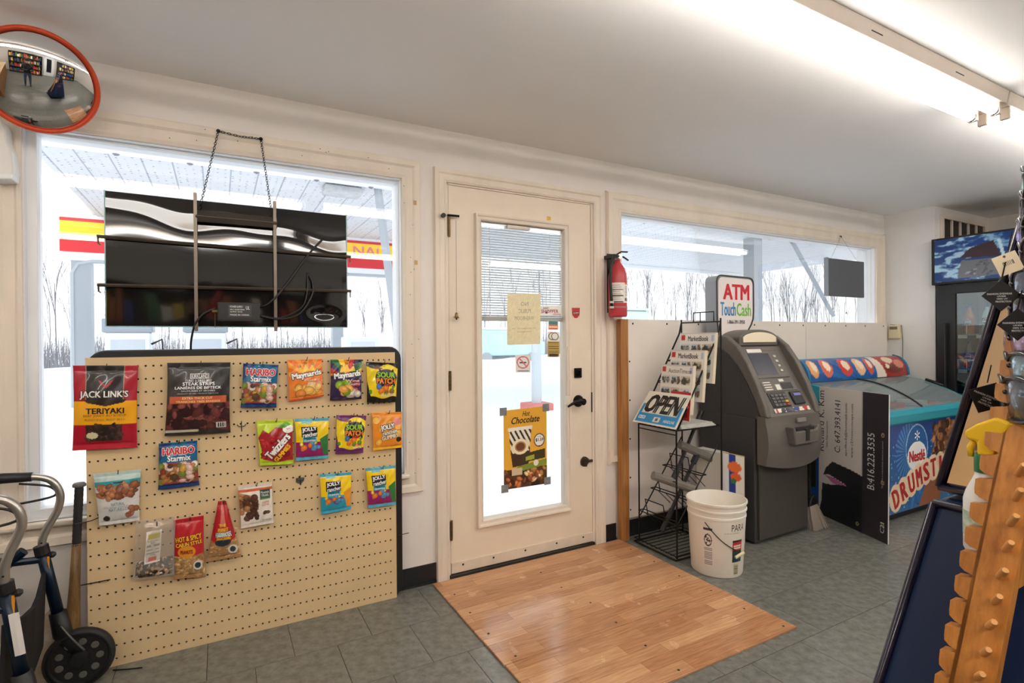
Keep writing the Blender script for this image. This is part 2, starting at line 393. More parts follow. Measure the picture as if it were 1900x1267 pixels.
# ------------------------------------------------------------------ shop door
door = thing('door_1', 'cream shop door with a tall glass lite and enclosed blind', 'door', (1.515, 0, 0), kind='structure')
for s in 'TLR': casing_side(DR[0]-.005, DR[1]+.005, 0, DR[3]+.002, s, .07, door, 'door_casing', foot=.0 if s != 'T' else None)
obj('door_jamb', MB().box(DR[0], DR[0]+.008, 0, .12, 0, DR[3]).box(DR[1]-.008, DR[1], 0, .12, 0, DR[3]).box(DR[0], DR[1], 0, .12, DR[3]-.006, DR[3]), M_trim, door)
DX0, DX1, DZ0, DZ1 = 1.056, 1.974, .022, 2.05; GX0, GX1, GZ0, GZ1 = 1.238, 1.777, .272, 1.882
mb = MB()
for a, b, c, d in ((DX0, GX0, DZ0, DZ1), (GX1, DX1, DZ0, DZ1), (GX0, GX1, DZ0, GZ0), (GX0, GX1, GZ1, DZ1)): mb.box(a, b, .004, .048, c, d)
obj('door_slab', mb, M_door, door)
for s in 'TLRB': casing_side(GX0, GX1, GZ0, GZ1, s, .036, door, 'lite_frame', y0=.004)
obj('glass_pane', MB().box(GX0, GX1, .012, .016, GZ0, GZ1), M_glass, door)
obj('glass_pane', MB().box(GX0, GX1, .040, .044, GZ0, GZ1), M_glass, door)
mb = MB(); nb = 36
for i in range(nb):
    z = 1.862-i*(1.862-1.375)/(nb-1)
    mb.add([(GX0+.004, .022, z+.003), (GX1-.004, .022, z+.003), (GX1-.004, .036, z-.003), (GX0+.004, .036, z-.003)], [(0, 1, 2, 3)])
obj('blind_slats', mb, mat('blind_white', (238, 240, 242), .5), door, kind='stuff')
obj('blind_rail', MB().box(GX0+.004, GX1-.004, .02, .038, 1.345, 1.37), mat('blind_rail', (200, 200, 198), .5), door, bev=.003)
obj('blind_headrail', MB().box(GX0+.002, GX1-.002, .018, .04, 1.865, GZ1), M_white, door)
for xx in (1.30, 1.69): obj('ladder_cord', MB().box(xx, xx+.004, .019, .021, 1.37, 1.87), M_white, door)
obj('blind_slider', MB().box(1.40, 1.545, -.008, .012, 1.856, 1.875), mat('slider_beige', (222, 212, 196), .4), door, bev=.003)
obj('blind_control', MB().box(1.775, 1.792, -.034, -.01, .86, .91).box(1.779, 1.786, -.028, -.02, .55, 1.2), M_trim, door, bev=.002)
M_brass = mat('worn_brass', (120, 98, 60), .4, .8, var=.4, scale=30)
for z in (1.83, 1.03, .25):
    mb = MB()
    for k in range(5): mb.lathe([(.0065, 0), (.0065, .019)], (1.052, -.012, z-.05+k*.0205), n=10)
    mb.box(1.054, 1.063, -.004, .004, z-.05, z+.05); obj('hinge', mb, M_brass, door, auto=40)
# handle, deadbolt, old lock
mb = MB().lathe([(.036, 0), (.036, .006), (.03, .014), (.014, .016), (.014, .045), (.02, .048), (.02, .056), (0.001, .058)], (1.875, .004, .873), (0, -1, 0), 24)
obj('rose', mb, mat('black_metal', (26, 25, 25), .3, .6), door, auto=40)
pts = [(1.875, -.048, .875), (1.85, -.052, .878), (1.82, -.05, .875), (1.79, -.046, .862), (1.768, -.044, .85)]
obj('door_lever', MB().tube(pts, [.012, .011, .010, .008, .006], 10), MATS['black_metal'], door, smooth=True)
obj('deadbolt_plate', MB().box(1.847, 1.898, -.006, .004, 1.012, 1.07), MATS['black_metal'], door, bev=.003)
obj('thumb_turn', MB().box(1.869, 1.877, -.028, -.006, 1.026, 1.056).lathe([(.012, 0), (.01, .01)], (1.873, -.006, 1.041), (0, -1, 0), 14), MATS['black_metal'], door, bev=.001)
mb = MB().lathe([(.03, 0), (.03, .005), (.018, .008), (.018, .016), (.001, .017)], (1.917, .004, .507), (0, -1, 0), 18)
for k in range(4):
    t = k*math.pi/2+.4; mb.ball((1.917+.026*math.cos(t), -.002, .507+.026*math.sin(t)), (.008, .005, .008), 8, 5)
mb.box(1.94, 1.972, -.008, .004, .50, .515); obj('old_lock', mb, mat('aged_bronze', (92, 80, 60), .4, .8, var=.4, scale=60), door, auto=40)
obj('strike_plate', MB().box(1.972, 1.976, -.003, .03, .80, .92), M_dark, door)
mb = MB().box(DX0, DX1, -.004, .004, .022, .075); obj('kick_strip', mb, mat('strip_white', (226, 214, 196), .4, var=.1, scale=12), door)
for xx in (1.12, 1.30, 1.50, 1.71, 1.90): obj('screw', MB().lathe([(.006, 0), (.004, .003)], (xx, -.004, .058), (0, -1, 0), 8), M_dark, door)
obj('threshold', MB().box(DR[0], DR[1], -.012, .13, 0, .016), mat('threshold_brown', (60, 50, 38), .6, var=.4, scale=20), door, bev=.004)
# ------------------------------------------------------------------ white panel, timber post
pan = thing('white_wall_panel', 'white hardboard panel screwed across the lower half of the long window', 'panel', (3.7, -.03, .129))
for a, b in ((2.21, 4.02), (4.024, 5.2)): obj('panel_sheet', MB().box(a, b, -.046, -.038, .129, 1.362), mat('panel_white', (233, 225, 217), .45, var=.04, scale=3), pan)
for i in range(11): obj('screw', MB().lathe([(.007, 0), (.004, .002)], (2.26+i*.288, -.046, 1.335), (0, -1, 0), 8), M_dark, pan)
for z in (1.1, .86, .62, .38, .18): obj('screw', MB().lathe([(.006, 0), (.004, .002)], (2.232, -.046, z), (0, -1, 0), 8), M_dark, pan)
mb = MB()
for a in (2.235, 3.2, 4.02, 5.1): mb.box(a, a+.04, -.038, -.024, .13, 1.355)
obj('batten', mb, mat('raw_pine', (170, 120, 70), .6, var=.25, scale=6, stretch=(6, 6, .5)), pan)
obj('timber_post', MB().box(2.149, 2.209, -.062, -.024, 0, 1.362), mat('pine_stud', (186, 130, 72), .55, var=.3, scale=5, stretch=(8, 8, .6), rgb2=(140, 88, 42)), label='bare pine stud standing between the door and the white panel', cat='post', loc=(2.18, -.045, 0), bev=.002)
# ------------------------------------------------------------------ alcove vent
vent = thing('air_vent', 'beige louvred air vent high on the wall above the drinks fridge', 'vent', (5.75, -.39, 2.0))
for a, b, c, d in ((5.33, 6.16, 2.235, 2.27), (5.33, 5.365, 1.85, 2.235), (6.125, 6.16, 1.85, 2.235), (5.33, 6.16, 1.82, 1.85)): obj('vent_frame', MB().box(a, b, -.41, -.39, c, d), M_trim, vent)
obj('vent_duct', MB().box(5.36, 6.13, -.393, -.391, 1.85, 2.235), mat('vent_dark', (52, 40, 30), .7), vent)
for i in range(1, 5): obj('vent_bar', MB().box(5.365+i*.152-.008, 5.365+i*.152+.008, -.407, -.393, 1.85, 2.235), M_trim, vent)
# ------------------------------------------------------------------ ceiling lights
M_tube = mat('tube_glow', (255, 250, 240), .3, emit=(255, 251, 245), estr=TUBE)
M_fix = mat('fixture_enamel', (214, 200, 186), .4, var=.05, scale=5)
M_fill = mat('fill_tube_glow', (255, 250, 240), .3, emit=(255, 251, 245), estr=TUBE_FILL)  # stronger glow for the added fill row behind the camera
def fixture(x0, x1, lab, yc=-1.51):
    r = thing('fluorescent_light', lab, 'ceiling light', ((x0+x1)/2, yc, ZC), group='fluorescent strip lights on the ceiling'); D = yc+1.51
    obj('housing', MB().prism([(-1.585+D, ZC-.001), (-1.435+D, ZC-.001), (-1.445+D, ZC-.055), (-1.575+D, ZC-.055)], 0, x0, x1), M_fix, r, bev=.003)
    for y in (-1.47+D, -1.55+D):
        obj('tube', MB().lathe([(.012, 0), (.019, .01), (.019, x1-x0-.1), (.012, x1-x0-.09)], (x0+.045, y, 2.24), (1, 0, 0), 14), M_tube if yc > -2 else M_fill, r, auto=40)
        for xx in (x0+.035, x1-.055): obj('lamp_holder', MB().box(xx, xx+.02, y-.018, y+.018, 2.222, 2.276), M_fix, r, bev=.004)
        obj('end_cap', MB().lathe([(.0195, 0), (.0195, .018)], (x1-.075, y, 2.24), (1, 0, 0), 14), M_chrome, r, auto=40)
    for q in range(3):
        xx = x0+(x1-x0)*(.3+.25*q); obj('slot', MB().box(xx, xx+.07, -1.581+D, -1.579+D, ZC-.032, ZC-.029), M_dark, r)
    return r
fixture(.64, 3.08, 'long twin tube strip light crossing the upper right of the ceiling')
fixture(3.09, 5.53, 'twin tube strip light continuing past the lamp holders at the right edge')
fixture(-1.82, .62, 'twin tube strip light outside the photo, mirrored in the round mirror')
for x0, nm in ((-1.82, 'left'), (.64, 'middle'), (3.09, 'right')): fixture(x0, x0+2.43, 'twin tube strip light behind the photographer, %s of the rear row' % nm, -3.7)  # unseen rear row, added as frontal fill to brighten the room
# ------------------------------------------------------------------ wooden door mat
mt = thing('wooden_floor_mat', 'scuffed laminate board mat on the floor in front of the door', 'mat', (1.55, -.6, 0))
m = bpy.data.materials.new('laminate_oak'); m.use_nodes = True; N = m.node_tree.nodes; L = m.node_tree.links; b = N['Principled BSDF']; MATS['laminate'] = m
tc = N.new('ShaderNodeTexCoord'); br = N.new('ShaderNodeTexBrick'); br.inputs['Scale'].default_value = 1; br.inputs['Mortar Size'].default_value = .0006
br.inputs['Brick Width'].default_value = .42; br.inputs['Row Height'].default_value = .0643; br.offset = .37
br.inputs['Color1'].default_value = (*lin((210, 162, 120)), 1); br.inputs['Color2'].default_value = (*lin((180, 128, 90)), 1); br.inputs['Mortar'].default_value = (*lin((150, 98, 60)), 1)
mp = N.new('ShaderNodeMapping'); mp.inputs['Scale'].default_value = (2.2, 28, 1); nz = N.new('ShaderNodeTexNoise'); nz.inputs['Scale'].default_value = 4; nz.inputs['Detail'].default_value = 8
n3 = N.new('ShaderNodeTexNoise'); n3.inputs['Scale'].default_value = 9; n3.inputs['Detail'].default_value = 8
L.new(tc.outputs['Object'], br.inputs[0]); L.new(tc.outputs['Object'], mp.inputs[0]); L.new(mp.outputs[0], nz.inputs[0]); L.new(tc.outputs['Object'], n3.inputs[0])
mx = N.new('ShaderNodeMix'); mx.data_type = 'RGBA'; mx.blend_type = 'OVERLAY'; mx.inputs[0].default_value = .55; L.new(br.outputs[0], mx.inputs[6]); L.new(nz.outputs[0], mx.inputs[7]); L.new(mx.outputs[2], b.inputs['Base Color'])
mr = N.new('ShaderNodeMapRange'); mr.inputs[1].default_value = .3; mr.inputs[2].default_value = .7; mr.inputs[3].default_value = .10; mr.inputs[4].default_value = .30; L.new(n3.outputs[0], mr.inputs[0]); L.new(mr.outputs[0], b.inputs['Roughness'])
py = [-.032, -.225, -.42, -.615, -.81, -1.005, -1.185]
for i in range(6):
    a, c = py[i], py[i+1]; dx = (random.random()-.5)*.004
    o = obj('plank', MB().box(.94+dx, 2.153+dx, c+.0009, a-.0009, 0, .009+random.random()*.0012), MATS['laminate'], mt, bev=.0012, seg=1)
    for xx in (.985, 1.5, 2.10):
        obj('screw', MB().lathe([(.0055, 0), (.004, .0012)], (xx+random.uniform(-.02, .02), c+.03, .0102), (0, 0, 1), 8), M_dark, mt)
# ------------------------------------------------------------------ outside
M_snow = mat('snow', (243, 246, 250), .7, var=.05, scale=.6, bump=.3, bscale=1.5)
A = np.zeros((60, 40, 3)); gx = np.linspace(-60, 90, 60); gy = np.concatenate([np.linspace(.15, 14, 20), np.linspace(15, 110, 20)])
for i, x in enumerate(gx):
    for j, y in enumerate(gy): A[i, j] = (x, y, -.15+.05*math.sin(x*.9+y*.7)*min(1, y/6)+(.35*abs(math.sin(x*.37)) if 24 < y < 34 else 0)-.002*max(0, y-14))
obj('snowy_ground', MB().grid(A), M_snow, label='snow covered forecourt outside the windows', cat='ground', smooth=True, kind='structure')
M_can = mat('canopy_white', (232, 236, 240), .5); M_col = mat('canopy_steel', (156, 163, 170), .5); M_yel = mat('sign_yellow', (255, 205, 20), .4); M_red = mat('sign_red', (214, 30, 40), .4)
can = thing('forecourt_canopy', 'white forecourt canopy with perforated soffit seen through the windows', 'canopy', (5, 9.8, -.1))
Cz = 4.0
msof = bpy.data.materials.new('perforated_soffit'); msof.use_nodes = True; N = msof.node_tree.nodes; L = msof.node_tree.links
tc = N.new('ShaderNodeTexCoord'); br = N.new('ShaderNodeTexBrick'); br.inputs['Scale'].default_value = 1; br.inputs['Brick Width'].default_value = 12; br.inputs['Row Height'].default_value = .4; br.inputs['Mortar Size'].default_value = .012
mp = N.new('ShaderNodeMapping'); mp.inputs['Rotation'].default_value = (0, 0, math.pi/2); vo = N.new('ShaderNodeTexVoronoi'); vo.inputs['Scale'].default_value = 9; vo.inputs['Randomness'].default_value = .15
br.inputs['Color1'].default_value = br.inputs['Color2'].default_value = (*lin((204, 207, 211)), 1); br.inputs['Mortar'].default_value = (*lin((150, 160, 172)), 1)
cr = N.new('ShaderNodeMapRange'); cr.inputs[1].default_value = .16; cr.inputs[2].default_value = .22; mx = N.new('ShaderNodeMix'); mx.data_type = 'RGBA'; mx.inputs[6].default_value = (*lin((96, 106, 120)), 1)
L.new(tc.outputs['Object'], mp.inputs[0]); L.new(mp.outputs[0], br.inputs[0]); L.new(tc.outputs['Object'], vo.inputs[0]); L.new(vo.outputs['Distance'], cr.inputs[0]); L.new(cr.outputs[0], mx.inputs[0]); L.new(br.outputs[0], mx.inputs[7])
L.new(mx.outputs[2], N['Principled BSDF'].inputs['Base Color'])
obj('soffit', MB().box(-2.3, 20, 7.0, 12.7, Cz, Cz+.05), msof, can)
obj('roof_deck', MB().box(-2.4, 20.1, 6.9, 12.8, Cz+.05, Cz+.6), M_can, can)
obj('edge_beam', MB().box(-2.4, 20.1, 6.86, 6.98, Cz-.03, Cz+.62), M_can, can)
obj('rear_beam', MB().box(-2.4, 20.1, 12.72, 12.84, Cz-.12, Cz+.62), M_can, can)
for i in range(24): obj('edge_clip', MB().lathe([(.06, 0), (.05, .03), (.02, .05)], (-2.2+i*.92, 6.95, Cz+.0), (0, 0, -1), 8), mat('clip_grey', (120, 124, 128), .6), can)
obj('canopy_light', MB().box(1.65, 2.3, 7.1, 7.5, Cz-.14, Cz-.01), mat('dirty_lens', (190, 192, 194), .5, var=.3, scale=6), can, bev=.03)
for a, b in (((2.55, 7.05, Cz), (2.93, 7.05, .95)), ((14.6, 7.05, Cz), (16.6, 7.05, 1.9))):
    obj('brace', MB().tube([a, b], .075, 4), M_col, can)
for x, y in ((-2.6, 12.2), (3.5, 16.), (13.05, 7.2)):
    w = .17; obj('column', MB().box(x-w, x+w, y-w, y+w, -.2, Cz), M_col, can)
sp = thing('fuel_brand_banner', 'yellow and red illuminated banner under the canopy, partly hidden by the hanging sign', 'sign', (.6, 12.2, 3.0))
ya, yb_, zt, zb = -2.95, 4.4, 3.93, 3.2
obj('banner_box', MB().box(ya-.12, yb_+.08, 12.02, 12.3, zb-.18, zt+.1), M_can, sp)
obj('yellow_field', MB().box(ya, yb_, 12.0, 12.03, zb+.26, zt-.07), M_yel, sp)
obj('red_stripe', MB().box(ya, yb_, 12.0, 12.03, zb, zb+.26), M_red, sp)
obj('red_edge', MB().box(ya, yb_, 12.0, 12.03, zt-.07, zt), M_red, sp)
SB = flatsurf((ya, 11.998, zb), (1, 0, 0), (0, 0, 1), yb_-ya, zt-zb)
texts(SB, [('NAL', (.835, .46, .945, .80), (226, 120, 120), dict(bold=.02))], sp, off=.004)
pts = [(-2.75, 12.05, -.2), (-2.75, 12.05, 2.75), (-2.65, 12.05, 2.95), (-2.4, 12.05, 3.02), (4.3, 12.05, 3.02)]
obj('frame_tube', MB().tube(pts, .05, 6), mat('pipe_grey', (170, 178, 184), .4), sp)
# fuel pumps, parked items, far shed
def pump(x, y, lab):
    r = thing('fuel_pump', lab, 'fuel pump', (x, y, -.15), group='fuel pumps under the canopy')
    obj('pump_body', MB().box(x-.4, x+.4, y-.25, y+.25, -.1, 1.45), mat('pump_white', (226, 230, 234), .4), r, bev=.03)
    obj('pump_head', MB().box(x-.45, x+.45, y-.27, y+.27, 1.45, 1.75), mat('pump_grey', (150, 158, 168), .4), r, bev=.03)
    obj('pump_panel', MB().box(x-.3, x+.3, y-.262, y-.25, .75, 1.3), mat('pump_pale', (190, 198, 206), .4), r)
    hs = [(x+.42, y-.2, 1.2), (x+.62, y-.3, 1.3), (x+.66, y-.32, .6), (x+.55, y-.3, .2), (x+.42, y-.2, .7)]
    obj('hose', MB().tube(hs, .025, 6), M_black, r, smooth=True)
pump(-1.7, 11.6, 'white fuel pump outside, left of the hanging sign'); pump(-.25, 11.6, 'white fuel pump below the hanging sign'); 
bl = thing('bollard_post', 'pale grey post on the snow seen through the door glass', 'post', (5.62, 6.4, -.15))
obj('post_shaft', MB().lathe([(.1, 0), (.1, 2.2), (.06, 2.25)], (5.55, 6.5, -.15), n=14), mat('post_grey', (196, 204, 210), .5), bl, smooth=False)
obj('post_base', MB().box(5.3, 5.8, 6.25, 6.75, -.2, -.02), mat('post_red', (205, 120, 115), .6), bl, bev=.03)
van = thing('snowy_vehicle', 'snow topped pale vehicle far beyond the door glass', 'vehicle', (15, 25.5, -.2))
obj('vehicle_body', MB().prism([(12.5, .3), (17.5, .3), (17.5, 1.1), (16.6, 1.2), (16.1, 1.8), (13.3, 1.8), (12.7, 1.2), (12.5, 1.1)], 1, 25, 26.6), mat('pale_teal', (190, 222, 224), .4), van, bev=.1)
obj('snow_cap', MB().box(13.4, 16, 25, 26.6, 1.8, 1.95), M_snow, van, bev=.08)
for x in (13.5, 16.6): obj('wheel', MB().lathe([(.34, 0), (.34, .2)], (x, 24.95, .17), (0, 1, 0), 14), mat('snowy_tyre', (170, 174, 178), .8), van)
shed = thing('snowy_shed', 'low grey shed with a snow covered roof right of the hanging sign', 'shed', (9.5, 25, -.2))
obj('shed_wall', MB().box(7.2, 10.6, 23.2, 26, -.4, .95), mat('shed_grey', (196, 190, 188), .7), shed)
obj('shed_roof', MB().prism([(22.8, .95), (26.4, .95), (24.6, 1.6)], 0, 6.9, 10.9), M_snow, shed, bev=.05)
cab = thing('white_cabinet', 'white utility cabinet standing outside right of the hanging sign', 'cabinet', (3.6, 15, -.2))
obj('cabinet_body', MB().box(3.35, 4.35, 13.8, 14.6, -.2, 1.35), M_can, cab, bev=.03)
obj('cabinet_door', MB().box(3.5, 4.2, 13.78, 13.8, 0, 1.2), mat('cabinet_pale', (216, 220, 224), .5), cab)
g0, g1 = P(1160, 571, 1, 6.2), P(1205, 571, 1, 6.2)
gb = thing('pale_green_bin', 'pale green bin outside by the fire extinguisher', 'bin', ((g0[0]+g1[0])/2, 6.4, -.15))
obj('bin_body', MB().box(g0[0], g1[0], 6.2, 6.9, -.15, g0[2]-.05), mat('bin_green', (196, 214, 206), .6), gb, bev=.06)
obj('bin_lid', MB().box(g0[0]-.03, g1[0]+.03, 6.17, 6.93, g0[2]-.05, g0[2]), mat('bin_green', (196, 214, 206), .6), gb, bev=.02)
# bare trees
M_bark = mat('frosted_bark', (116, 114, 118), .8)
def tree_mesh(seed, h):
    R = random.Random(seed); mb = MB()
    def br(p, d, l, r, k):
        q = p+d*l*.5+np.array([R.uniform(-1, 1), R.uniform(-1, 1), 0])*l*.06; e = p+d*l
        mb.tube([p, q, e], [r, r*.8, r*.55], 3)
        if k == 0: return
        for i in range(R.choice((3, 3, 4))):
            t = R.uniform(.35, 1.); a = R.uniform(0, 6.28); s = R.uniform(.35, .75)
            nd = d+s*np.array([math.cos(a), math.sin(a), R.uniform(-.1, .5)]); nd /= np.linalg.norm(nd)
            br(p+d*l*t, nd, l*R.uniform(.45, .68), r*.5, k-1)
    br(np.zeros(3), np.array([R.uniform(-.05, .05), 0, 1.]), h*.62, h*.012, 4)
    return mb
protos = [obj('bare_tree', tree_mesh(s, 9.), M_bark, loc=(0, 0, 0)) for s in (1, 2, 3, 4)]
R = random.Random(5); k = 0
for row, y0 in enumerate((35.5, 42, 49, 56, 38.8, 45.5)):
    for i in range(24):
        x = -16+row*1.1+i*(4.3 if row < 4 else 3.1)*(1+row*.04)+R.uniform(-.5, .5); y = y0+R.uniform(-.8, .8); f = (.82 if x < 22 else 1.35)*R.uniform(.75, 1.1)
        sx = f*.42 if x < 22 else f*.36
        if k < 4: t = protos[k]; t.location = (x, y, -.4); t.scale = (sx, sx, f)
        else: t = copytree(R.choice(protos), (x, y, -.4), (0, 0, R.uniform(0, 6.28)), (sx, sx, f))
        k += 1
        tag(t, 'bare frosted tree in the rows beyond the snowy forecourt', 'tree', 'bare trees beyond the forecourt')
mb = MB()
for i in range(11000):
    x = R.uniform(-20, 85) if i % 2 else R.uniform(-16, 26); y = R.uniform(29.5, 33.5); h = R.uniform(.7, 2.3); dx = R.uniform(-.4, .4)
    mb.add([(x-.015, y, -.5), (x+.02, y, -.5), (x+dx, y+.05, h)], [(0, 1, 2)])
obj('brush_thicket', mb, mat('grey_brush', (140, 140, 146), .8), label='low tangle of grey frosted brush below the bare trees', cat='brush', kind='stuff')
# ------------------------------------------------------------------ pegboard display
BY = -.065; BX0, BX1, BZ1 = -.44, .745, 1.185
peg = thing('pegboard_display', 'tan pegboard on a black frame under the left window, hung with snack bags', 'pegboard', (.15, -.05, 0))
PXO, PZO, DXP, DZP = -.4305, .0275, .0255, .0510
mb = MB(); nxp, nzp = 46, 23; hr = .0043
hx = [PXO+i*DXP for i in range(nxp)]; hz = [PZO+j*DZP for j in range(nzp)]
ex = [BX0]+[(hx[i]+hx[i+1])/2 for i in range(nxp-1)]+[BX1]; ez = [0]+[(hz[j]+hz[j+1])/2 for j in range(nzp-1)]+[BZ1]
for i in range(nxp):
    for j in range(nzp):
        a, b, c, d = ex[i], ex[i+1], ez[j], ez[j+1]; V = []
        for k in range(8):
            t = math.pi/4*k; V.append((hx[i]+hr*math.cos(t), BY, hz[j]+hr*math.sin(t)))
        V += [(b, BY, hz[j]), (b, BY, d), (hx[i], BY, d), (a, BY, d), (a, BY, hz[j]), (a, BY, c), (hx[i], BY, c), (b, BY, c)]
        V += [(x, BY+.005, z) for x, y, z in V[:8]]
        F = [(k, 8+k, 8+(k+1) % 8, (k+1) % 8) for k in range(8)]+[(k, (k+1) % 8, 16+(k+1) % 8, 16+k) for k in range(8)]
        mb.add(V, F)
mb.add([(BX0, BY, 0), (BX1, BY, 0), (BX1, BY, BZ1), (BX0, BY, BZ1)]+[(BX0, BY+.005, 0), (BX1, BY+.005, 0), (BX1, BY+.005, BZ1), (BX0, BY+.005, BZ1)], [(0, 4, 5, 1), (1, 5, 6, 2), (2, 6, 7, 3), (3, 7, 4, 0)])
obj('perforated_board', mb, mat('tan_hardboard', (226, 198, 152), .5, var=.06, scale=4), peg)
obj('black_frame', MB().prism(rrect(-.438, .0, .778, 1.213, .06), 1, BY+.006, BY+.034), mat('frame_black', (26, 26, 28), .45), peg, bev=.006)
M_hook = mat('hook_steel', (74, 70, 66), .35, .8)
def hook(x, z, l=.05): 
    mb = MB().tube([(x, BY+.004, z), (x, BY-.01, z), (x+.004, BY-l*.8, z-.003), (x+.006, BY-l, z+.014)], .0016, 6)
    return obj('hook', mb, M_hook, peg, smooth=True)
# ------------------------------------------------------------------ snack bags
M_bag = printmat('bag_film', .28, .3)
def bulge(depth, seed, crimp=.07):
    ph = random.Random(seed).uniform(0, 6)
    def f(u, v):
        e = np.clip(np.sin(np.pi*np.clip(u, 0, 1)), 0, 1)**.6; w = np.clip((v-crimp)/(1-2.0*crimp), 0, 1); g = np.clip(np.sin(np.pi*w), 0, 1)**.5*(1.15-.45*v)
        wr = .0012*np.sin(9*u+6*v+ph)*np.sin(13*v-4*u+ph*2)+.0007*np.sin(40*u+ph)*(np.abs(v-.5)*2)**3+.0008*np.sin(23*(u-v)+ph)
        return depth*e*g+wr
    return f
def bag(name, q, fn, tx, lab, depth=.017, pinch=.04, y=-.087, hk=True, group=None, nx=84, ny=116, base=(200, 200, 200)):
    pts = [P(a, b, 1, y) for a, b in q]; S = Surf(*pts, bulge=bulge(depth, len(lab)), pinch=pinch)
    c = sum(pts)/4; c = (c[0], y, pts[2][2])
    o = sheet(name, S, fn, nx, ny, thick=.002, material=M_bag, backbulge=-.35, base=base, loc=c, label=lab, cat='snack bag', group=group, smooth=True)
    if tx: texts(S, tx, o, off=.0016)
    t = S.p(.5, .965)
    if hk: hook(t[0], t[2]+.004, .052)
    return o, S
G = 'snack bags hanging on the pegboard'
W = (250, 250, 248); K = (22, 20, 20)
def jack(L):
    L.rect(.2, .55, .78, 1, (38, 32, 30)); L.poly([(.2, .55), (.78, .55), (.5, .52)], (38, 32, 30)); L.rect(.185, .55, .2, 1, (170, 150, 130)); L.rect(.78, .55, .795, 1, (170, 150, 130))
    L.band(.30, lambda u: .58, (246, 176, 28)); L.poly([(.15, .6), (.85, .6), (.80, .56), (.62, .535), (.5, .515), (.38, .535), (.2, .56)], (44, 36, 32))
    L.rect(.2, .1, .76, .3, (52, 36, 32)); L.bits(40, (.22, .11, .74, .29), .05, [(38, 26, 24), (70, 46, 40), (88, 58, 48)], 4); L.ell(.3, .17, .09, .04, (222, 214, 170)); L.rect(0, 0, 1, .055, (196, 40, 58))
    L.poly([(.38, .83), (.43, .81), (.5, .75), (.57, .81), (.62, .83), (.58, .78), (.53, .745), (.5, .73), (.47, .745), (.42, .78)], (196, 40, 46))
bag('jerky_bag', [(135, 678), (257, 678), (255, 830), (134, 836)], jack,
    [("JACK LINK'S", (.10, .60, .86, .70), (236, 232, 226), dict(bold=.015, out=(K, .035))), ('TERIYAKI', (.2, .43, .8, .495), K, dict(bold=.025)), ('BEEF JERKY AU BOEUF', (.16, .385, .84, .42), (150, 90, 20)), ('PRODUCT OF U.S.A.  PRODUIT DES E.-U.', (.18, .345, .82, .37), (130, 80, 20))],
    'red jerky bag with a yellow teriyaki band, top left of the pegboard', .022, base=(176, 24, 46), group=G)
def kirk(L):
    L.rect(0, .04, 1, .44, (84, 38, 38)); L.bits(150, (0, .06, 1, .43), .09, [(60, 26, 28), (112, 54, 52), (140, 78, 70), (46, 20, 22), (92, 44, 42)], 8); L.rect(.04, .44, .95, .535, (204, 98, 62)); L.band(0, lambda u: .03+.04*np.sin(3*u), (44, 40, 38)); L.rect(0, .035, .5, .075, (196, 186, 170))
    L.rect(.78, .08, .93, .165, (235, 232, 226)); 
    for i in range(7): L.rect(.80+i*.018, .09, .808+i*.018, .15, K)
    L.rect(.36, .78, .66, .845, (220, 218, 214)); L.rect(.37, .785, .65, .84, (44, 43, 42))
bag('steak_strips_bag', [(310, 673), (428, 672), (428, 802), (305, 809)], kirk,
    [('KIRKLAND', (.38, .79, .64, .835), W), ('CURED & DRIED BEEF', (.28, .735, .70, .765), W), ('STEAK STRIPS', (.24, .685, .75, .73), W, dict(bold=.02)), ('LANIÈRES DE BIFTECK', (.12, .635, .86, .68), W, dict(bold=.02)), ('SAUMURÉES ET SÉCHÉES', (.22, .6, .76, .625), W),
     ('PRODUCT OF USA / PRODUIT DES É.-U.A.', (.16, .565, .82, .585), (220, 216, 210)), ('EXTRA THICK CUT', (.24, .495, .72, .525), (252, 214, 140), dict(bold=.02)), ('TRANCHES TRÈS ÉPAISSES', (.14, .45, .84, .482), (252, 214, 140), dict(bold=.02))],
    'black steak strips bag with an orange band at the top of the pegboard', .022, base=(52, 50, 49), group=G)
def hari(L):
    L.rect(0, .55, 1, 1, (22, 110, 150)); L.poly([(0, 1), (0, .6), (.35, 1)], (34, 62, 120)); L.poly([(1, 1), (1, .7), (.7, 1)], (28, 84, 140)); L.rect(0, .535, 1, .56, (206, 40, 40)); L.rect(0, 0, 1, .11, (26, 58, 120)); L.rect(0, .11, 1, .13, (206, 40, 40))
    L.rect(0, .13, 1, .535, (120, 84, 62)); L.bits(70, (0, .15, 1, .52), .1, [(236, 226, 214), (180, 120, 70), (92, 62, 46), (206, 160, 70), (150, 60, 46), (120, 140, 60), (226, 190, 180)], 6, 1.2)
hx_ = [('HARIBO', (.1, .74, .92, .89), (206, 30, 44), dict(bold=.03, out=(W, .035))), ('Starmix', (.22, .6, .82, .72), W, dict(bold=.02, out=((20, 60, 110), .03)))]
bag('gummy_candy_bag', [(451, 674), (517, 677), (513, 756), (446, 756)], hari, hx_, 'blue Haribo Starmix bag in the top row of the pegboard', base=(120, 90, 70), group=G)
bag('gummy_candy_bag', [(294, 823), (366, 817), (370, 900), (293, 909)], hari, hx_, 'blue Haribo Starmix bag hanging below the black steak strips bag', base=(120, 90, 70), group=G)
def crown(L, y): 
    L.poly([(.27, y-.16), (.33, y-.02), (.42, y-.1), (.5, y+.05), (.6, y-.09), (.72, y+.02), (.78, y-.12)], (255, 205, 60))
    for a, b in ((.33, y), (.5, y+.07), (.72, y+.04)): L.ell(a, b, .035, .028, K); L.ell(a, b, .018, .015, (255, 205, 60))
